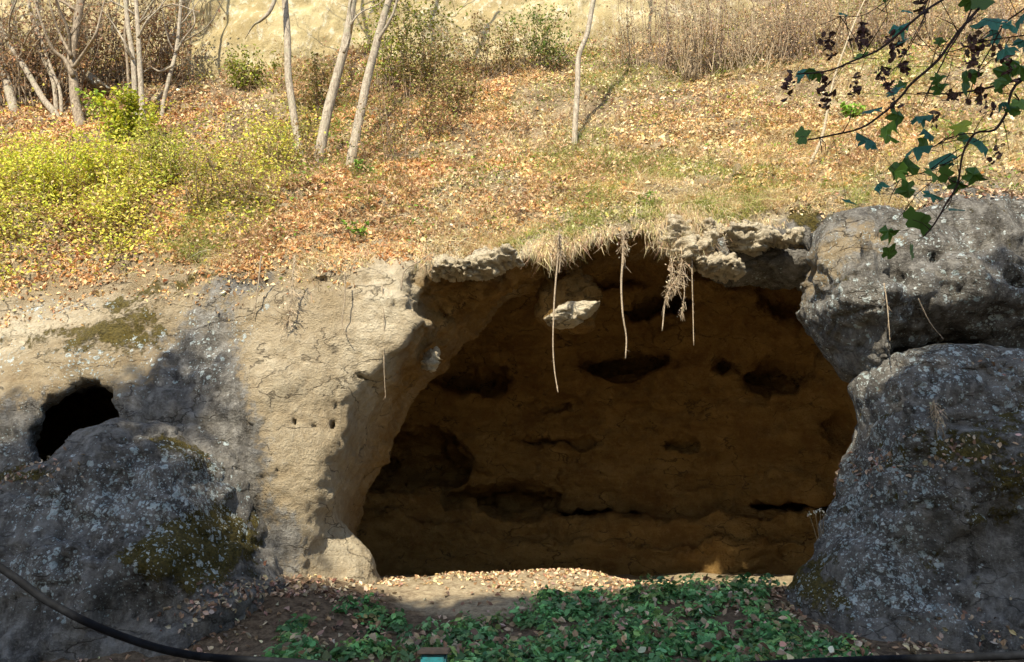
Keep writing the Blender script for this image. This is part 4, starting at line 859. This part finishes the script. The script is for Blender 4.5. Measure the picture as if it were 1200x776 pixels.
# ------------------------------------------------------------------ hanging roots
RG = 'roots hanging from the cave lip'
def root(path, Y, w, label, clump=None, group=RG):
    q = smooth_path([at(a, b, Y + .03 * rng.normal()) for a, b in path], 26); e = empty('hanging_root', q[0], label, 'root', group)
    g = Geo(); g.tube(q, np.linspace(w, w * .45, len(q)) * .62 / pxm(Y) / 2 + .001, 6, (.46, .37, .26), .08); g.build('root', M_ROOT, e)
    gh = Geo()
    for k in range(max(3, int(len(q) * .4))):
        p = q[rng.integers(2, len(q) - 1)]; d = rng.normal(size=3) * np.array([.035, .02, .02]) + np.array([0, 0, -rng.uniform(.02, .09)]); gh.tube([p, p + d * .6 + rng.normal(size=3) * .006, p + d], [.003, .0025, .0015], 3, (.42, .32, .22))
    gh.build('root_hair', M_ROOT, e)
    if clump:
        gc_ = Geo()
        for (t0, t1, n_, sp) in clump:
            for k in range(n_):
                i = int(len(q) * rng.uniform(t0, t1)); i = min(i, len(q) - 1); p = q[i]; d = rng.normal(size=3) * sp + np.array([0, 0, -.12]); 
                gc_.tube([p, p + d * .5 + rng.normal(size=3) * .02, p + d], [.006, .005, .003], 3, (.55, .44, .30))
            gs = rng.integers(int(len(q) * t0), max(int(len(q) * t1), 1), n_); Pn = q[gs] + rng.normal(size=(n_, 3)) * sp * .8
            V_, F_, C_ = scatter(Pn, rng.normal(size=(n_, 3)), rng.uniform(.025, .055, n_), LEAF_OVAL, pick([(.62, .52, .36, 3), (.42, .28, .18, 1), (.66, .60, .45, 2)], n_), 1., 1, 0); gc_.add(V_, F_, None, C_)
        gc_.build('rootlets', M_GRASS, e, smooth=False)
    return e
root([(655, 272), (654, 300), (650, 345), (648, 400), (650, 435), (654, 460)], 13.35, 4, 'longest thin straight root hanging down past the bright rock patch', [(0, .2, 40, .09)])
root([(657, 275), (657, 300), (655, 320)], 13.4, 4, 'short thick root hanging just beside the longest one', [(0, .5, 20, .08)])
root([(731, 268), (730, 300), (728, 335), (730, 370), (734, 395), (733, 420)], 13.35, 5, 'wavy thin root with a reddish tuft on top, at the centre of the lip', [(0, .22, 60, .07)])
root([(800, 290), (797, 318), (788, 335), (780, 352), (776, 388)], 13.3, 5, 'root with a thick bunch of pale rootlets under the hanging rock lump', [(0, .55, 150, .09), (.5, .75, 40, .05)])
root([(786, 300), (788, 318), (784, 334)], 13.3, 3, 'short hairy rootlet on the left side of the hanging rock lump', [(0, .9, 30, .05)])
root([(801, 325), (802, 345), (798, 370)], 13.3, 2.5, 'short fine root between the bunch and the straight root at right', [(.6, 1, 10, .03)])
root([(811, 285), (811, 320), (812, 360), (813, 405)], 13.35, 3, 'thin straight root hanging to the right of the hanging rock lump')
root([(448, 335), (450, 380), (450, 430), (452, 468)], 13.25, 2, 'hair thin root dangling before the left cave wall')
root([(404, 318), (404, 350), (401, 380), (410, 398)], 13.0, 2.5, 'fine root running down the beige face left of the cave')
root([(306, 300), (302, 340), (297, 372)], 13.2, 3.5, 'reddish root hanging over the brown face above the small pits')
root([(345, 300), (342, 340), (340, 370), (335, 385)], 13.0, 3, 'pale root with grass draped over the face left of the cave', [(0, .9, 60, .1)])
root([(470, 340), (474, 318), (492, 306), (506, 296)], 13.15, 3, 'curved thin root looping across the upper left corner of the cave mouth')
root([(1036, 332), (1040, 360), (1043, 400)], 11.4, 2.5, 'thin pale stalk hanging down the upper right boulder')
root([(1076, 350), (1090, 378), (1106, 398)], 11.35, 2, 'fine slanting stalk crossing the dark crack at right')
root([(1094, 470), (1098, 485), (1100, 500)], 10.9, 2.5, 'small tuft of pale rootlets hanging from the moss on the lower right boulder', [(0, .9, 40, .06)])

# small dry weed in the cave mouth at lower right and a leafy sprig
e = empty('dry_weed', at(962, 640, 12.3), 'tiny dry weed with pale seed heads beside the lower right boulder', 'weed'); g = Geo(); gh = Geo()
for (a, b) in ((948, 602), (955, 600), (961, 598), (966, 602)):
    q = smooth_path([at(962, 655, 12.3), at((a + 963) / 2, 625, 12.3), at(a, b, 12.3)], 8); g.tube(q, .004, 4, (.4, .3, .16))
    V_, F_, C_ = scatter(q[-1:] .repeat(8, 0) + rng.normal(size=(8, 3)) * .015, rng.normal(size=(8, 3)), .04, LEAF_OVAL, pick([(.7, .66, .5)], 8), 1, 1, 0); gh.add(V_, F_, None, C_)
g.build('stem', M_ROOT, e); gh.build('seed_head', M_GRASS, e, smooth=False)

# ------------------------------------------------------------------ maple branch hanging in from the right
YB = 7.0
mt = np.array([8.6, 6.6, 0.0]); e = empty('maple_tree', mt, 'maple whose dark twigs, green leaves and brown seeds hang into the top right corner', 'tree')
M_BRD = tint_material('twig_bark', .85, 0, .15, .5, 60, .4)
g = Geo(); g.tube(smooth_path([mt - np.array([0, 0, .4]), mt + [0, 0, .5], mt + [-.1, .1, 2.5], mt + [-.3, .1, 5], mt + [-.2, 0, 7.5], mt + [.1, .1, 10]], 26), np.linspace(.24, .06, 26)[:26] if False else np.interp(np.linspace(0, 1, len(smooth_path([mt, mt + [0, 0, .5], mt, mt, mt, mt], 26))), [0, .1, 1], [.30, .22, .08]), 12, (.12, .10, .08), .03); g.build('trunk', M_BRD, e)
fork = mt + np.array([-.25, .1, 5.6])
TW = [([(1280, -60), (1180, -40), (1103, 0), (1075, 20), (1031, 57), (998, 72), (967, 84), (935, 86)], 4.0),
      ([(1300, -70), (1200, -50), (1155, 0), (1122, 37), (1098, 70), (1068, 97), (1055, 114), (1034, 134), (1008, 151), (967, 161), (947, 164)], 4.5),
      ([(1290, 60), (1240, 78), (1200, 90), (1168, 100), (1135, 107), (1112, 110), (1075, 110)], 5.0),
      ([(1230, 78), (1190, 100), (1178, 134), (1165, 152), (1142, 157), (1128, 181), (1122, 214), (1108, 238), (1095, 260), (1082, 275)], 4.0),
      ([(1160, -40), (1145, -5), (1130, 30), (1112, 60), (1100, 85), (1090, 105), (1080, 125)], 2.6),
      ([(1240, -20), (1200, 10), (1180, 25), (1165, 48), (1150, 75), (1140, 100), (1132, 120)], 2.6),
      ([(1260, 30), (1215, 40), (1180, 46), (1150, 52), (1120, 62), (1096, 66)], 2.4),
      ([(1100, -30), (1085, 0), (1078, 30), (1062, 60), (1048, 84)], 2.0),
      ([(1128, 181), (1112, 190), (1085, 200), (1060, 208), (1036, 222)], 1.8),
      ([(1142, 157), (1120, 160), (1096, 172), (1070, 186), (1050, 200)], 1.8),
      ([(1120, 214), (1106, 208), (1092, 212), (1074, 226), (1062, 240)], 1.6),
      ([(1190, 110), (1200, 122), (1215, 135)], 2.4),
      ([(1060, -20), (1040, 0), (1010, 18), (975, 18)], 1.6)]
g = Geo(); bp = smooth_path([fork, fork + [-1.2, .1, .5], at(1420, -40, YB), at(1300, -60, YB)], 20); g.tube(bp, np.linspace(.09, .035, len(bp)), 8, (.10, .08, .06)); 
bp2 = smooth_path([fork + [0, 0, -.6], fork + [-1., 0.2, -.6], at(1400, 60, YB), at(1290, 60, YB)], 20); g.tube(bp2, np.linspace(.08, .03, len(bp2)), 8, (.10, .08, .06)); g.build('limb', M_BRD, e)
twp = []
for (pth, w) in TW:
    off = rng.normal() * .25
    q = smooth_path([at(a, b, YB + off * min(1, i / 3)) for i, (a, b) in enumerate(pth)], 40); q += np.cumsum(rng.normal(size=q.shape), 0) * .002
    g = Geo(); g.tube(q, np.linspace(w, w * .45, len(q)) / pxm(YB) / 2, 6, (.055, .035, .03)); twp.append(q)
    for k in range(7):
        i = rng.integers(8, len(q) - 2); d = rng.normal(size=3) * .16 + np.array([0, 0, -.03]); g.tube([q[i], q[i] + d * .5 + rng.normal(size=3) * .015, q[i] + d], [.005, .004, .003], 4, (.06, .04, .03))
    g.build('twig', M_BRD, e)
LEAVES = [(1162, 24, 44, 1), (1020, 130, 26, 1), (1046, 108, 24, 1), (1052, 136, 26, 0), (1076, 139, 26, 1), (1020, 167, 34, 1), (1040, 150, 24, 2), (939, 160, 22, 0), (1130, 97, 30, 0), (1138, 88, 22, 0), (1100, 105, 20, 0), (1088, 72, 24, 1), (1052, 34, 24, 1),
          (1065, 196, 26, 0), (1052, 198, 22, 0), (1072, 176, 30, 1), (1102, 186, 32, 1), (1092, 203, 30, 2), (1106, 204, 24, 0), (1140, 205, 26, 0), (1148, 168, 26, 1), (1114, 144, 24, 3), (1128, 148, 26, 3), (1120, 215, 22, 0), (1064, 223, 24, 0), (1090, 228, 26, 1), (1120, 246, 24, 1),
          (1068, 256, 24, 0), (1084, 262, 22, 0), (1040, 272, 20, 0), (1042, 297, 22, 0), (1068, 296, 26, 0), (1030, 218, 20, 1), (992, 236, 20, 1), (1198, 20, 30, 1), (1180, 86, 28, 0), (1194, 78, 28, 0), (1170, 95, 22, 0), (1100, 48, 16, 0), (1150, 5, 30, 0), (1168, 42, 24, 1), (1135, 2, 24, 0), (1196, 120, 24, 2), (1128, 160, 20, 0), (1098, 94, 18, 0), (1040, 160, 26, 2), (1088, 158, 26, 1), (1082, 170, 26, 0), (1198, 50, 24, 1)]
LC = {0: (.08, .17, .03), 1: (.07, .25, .19), 2: (.22, .40, .07), 3: (.42, .52, .05)}  # teal carries sky sheen, yellow greens carry sunlight, both put into the colour
M_MAPLE = tint_material('maple_leaf', .42, .45, .4)
for k in range(18):
    q = twp[rng.integers(0, len(twp))]; p = q[rng.integers(8, len(q))] + rng.normal(size=3) * .08; u, v = proj(p[None]); LEAVES.append((float(u[0]), float(v[0]), rng.uniform(14, 24), int(rng.integers(0, 3))))
for (px, py, s, c) in LEAVES:
    Y = YB + rng.normal() * .22; p = at(px, py, Y)
    nrm = np.array([[rng.normal() * .5, -.55 + rng.normal() * .25, .75]]) if c else np.array([[rng.normal() * .6, -.8, -.1 + rng.normal() * .4]])
    V_, F_, C_ = scatter(p[None], nrm, s / pxm(Y) * 1.08, LEAF_MAPLE, np.array([LC[c]]) * rng.uniform(.8, 1.35), .15, 2.2, 0)
    g = Geo(); g.add(V_, F_, None, C_); allq = np.concatenate(twp); j = np.argmin(((allq - p) ** 2).sum(1)); g.tube([allq[j], (allq[j] + p) / 2 + [0, 0, .01], p], .0022, 3, (.10, .08, .03))
    g.build('leaf', M_MAPLE, e, smooth=False)
for (px, py, s) in [(922, 98, 22), (965, 92, 20), (966, 104, 22), (968, 120, 18), (1003, 98, 18), (1003, 108, 14), (1010, 38, 22), (1008, 52, 20), (970, 48, 18), (972, 60, 16), (1045, 52, 22), (1055, 66, 24), (1060, 78, 18), (1033, 86, 20), (1040, 98, 18), (1047, 122, 20), (1145, 46, 24), (1138, 60, 22), (1148, 112, 24), (1117, 115, 20), (1172, 66, 22), (1182, 76, 20), (1082, 8, 22), (1170, 180, 20), (1095, 138, 18), (1140, 74, 20), (1160, 130, 18)]:
    p = at(px, py, YB + rng.normal() * .2); n_ = 16; s = s / pxm(YB); g = Geo()
    Pn = p + rng.normal(size=(n_, 3)) * s * np.array([.22, .22, .38])
    V_, F_, C_ = scatter(Pn, rng.normal(size=(n_, 3)), s * rng.uniform(.35, .6, n_), LEAF_OVAL, pick([(.15, .08, .075, 2), (.24, .16, .13, 1.4), (.09, .05, .05, 1)], n_), 1, 1.2, 0); g.add(V_, F_, None, C_)
    j = np.argmin(((allq - p) ** 2).sum(1)); g.tube([allq[j], (allq[j] + p) / 2, p], .0025, 3, (.07, .04, .03)); g.build('seed_cluster', M_BRD, e, smooth=False)

# ------------------------------------------------------------------ cable and post in front
m, t, b, o = newmat('black_rubber'); n = NT(t); b.inputs['Roughness'].default_value = .8; b.inputs['Specular IOR Level'].default_value = .2
t.links.new(n.mix(n.ramp(n.noise(30, 5), .4, .7), (.003, .004, .006), (.010, .012, .016)), b.inputs['Base Color']); n.bump(n.noise(60, 4), .25, .003, b); M_RUB = m
q = smooth_path([at(-260, 520, 3.0), at(-120, 592, 3.0), at(0, 665, 3.0), at(60, 707, 3.0), at(135, 743, 3.0), at(225, 768, 3.0), at(350, 777, 3.0), at(480, 786, 3.0), at(640, 789, 3.0), at(820, 783, 3.0), at(1000, 774, 3.0), at(1200, 768, 3.0), at(1500, 752, 3.0)], 120)
g = Geo(); g.tube(q, .0135, 14, (1, 1, 1)); tag(g.build('cable', M_RUB), 'thick black cable sagging across the front of the view', 'cable')
m, t, b, o = newmat('teal_paint'); n = NT(t); b.inputs['Roughness'].default_value = .5; b.inputs['Metallic'].default_value = .0
t.links.new(n.mix(n.ramp(n.noise(18, 6, .7), .45, .65), (.01, .16, .19), (.015, .10, .115)), b.inputs['Base Color']); n.bump(n.noise(70, 4), .3, .003, b); M_TEAL = m
m, t, b, o = newmat('rusty_cap'); n = NT(t); b.inputs['Roughness'].default_value = .7
t.links.new(n.mix(n.ramp(n.noise(40, 6, .7), .4, .6), (.012, .01, .01), (.03, .02, .018)), b.inputs['Base Color']); M_CAP = m
import bmesh
YP = 3.9; pt = at(509, 762, YP); hw = 13.5 / pxm(YP); e = empty('fence_post', (pt[0], YP, 0), 'teal painted square metal post with a dark flat cap at the bottom of the view', 'post')
def boxobj(name, c, s, mat, parent, bev):
    bm = bmesh.new(); bmesh.ops.create_cube(bm, size=1)
    for v in bm.verts: v.co = Vector((v.co.x * s[0] + c[0], v.co.y * s[1] + c[1], v.co.z * s[2] + c[2]))
    bmesh.ops.bevel(bm, geom=bm.edges[:], offset=bev, segments=2, affect='EDGES'); me = bpy.data.meshes.new(name); bm.to_mesh(me); bm.free(); me.materials.append(mat)
    ob = bpy.data.objects.new(name, me); COL.objects.link(ob); ob.parent = parent; return ob
hz = pt[2] + 0.0
boxobj('shaft', (0, 0, (hz - .012) / 2 - .1), (hw * 2, hw * 2, hz - .012 + .2), M_TEAL, e, .008)
boxobj('cap', (0, 0, hz - .003), (hw * 2 + .03, hw * 2 + .03, .016), M_CAP, e, .004)

# ------------------------------------------------------------------ unseen trees added behind the photographer to shade the lower rocks
def off_tree(x, y, ztop, zlow, rx, n, label):
    rt = empty('shade_tree', (x, y, 0), label, 'tree', 'unseen trees added behind the photographer for shade')
    g = Geo(); g.tube(wob([(x, y, -.3), (x, y, 1), (x + .1, y, zlow * .6), (x, y, (zlow + ztop) / 2), (x, y, ztop * .96)], .03), [.5, .38, .3, .2, .05], 10)
    for k in range(9): grow(g, np.array([x, y, zlow + (ztop - zlow) * rng.uniform(0, .7)]), np.array([rng.normal(), rng.normal(), .6]), rx * .9, .09, 1, 4)
    g.build('trunk', M_BARKD, rt)
    c = np.array([x, y, (zlow + ztop) / 2]); r = np.array([rx, .7, (ztop - zlow) / 2])
    nc = 70; d = rng.normal(size=(nc, 3)); d /= np.linalg.norm(d, axis=1)[:, None]; cc = c + d * r * (rng.random((nc, 1)) ** .5) * .9
    P = cc[rng.integers(0, nc, n)] + rng.normal(size=(n, 3)) * .32
    V_, F_, C_ = scatter(P, rng.normal(size=(n, 3)), rng.uniform(.2, .36, n), LEAF_SIMPLE, pick([(.08, .14, .03), (.12, .16, .04), (.2, .18, .05)], n), 1, 1, 0)
    gf = Geo(); gf.add(V_, F_, None, C_); gf.build('crown', M_LEAF, rt, smooth=False)
# positions come from the sun direction: the shade edge on the rocks traced back to y = -4
def back(px, py, Y, yp=-4.):
    p = at(px, py, Y); t = (p[1] - yp) / -TO_SUN[1]; return p + TO_SUN * t
import json
EDGE = [((-150, 470, 13.5)), ((0, 455, 13.5)), ((130, 430, 13.4)), ((175, 380, 13.6)), ((215, 330, 14)), ((245, 430, 13.2)), ((285, 590, 12.9)), ((345, 670, 12.8)), ((500, 692, 13.1)), ((700, 690, 13.3)), ((800, 640, 13.3)), ((950, 400, 12.2)), ((1020, 370, 11.6)), ((1100, 330, 11.6)), ((1200, 250, 11.9)), ((1350, 240, 12))]
EB = np.array([back(*c) for c in EDGE])
print('EDGE', [(round(a[0], 1), round(a[2], 1)) for a in EB])
xs = np.arange(EB[:, 0].min() - 2, EB[:, 0].max() + 6, 1.15); 
for k, x in enumerate(xs):
    zt = np.interp(x, EB[:, 0], EB[:, 2]) - .3
    off_tree(x, -4, zt, min(12., zt - 4), .95, 3800, 'unseen tall leafy tree, one of the row added behind the photographer for shade')
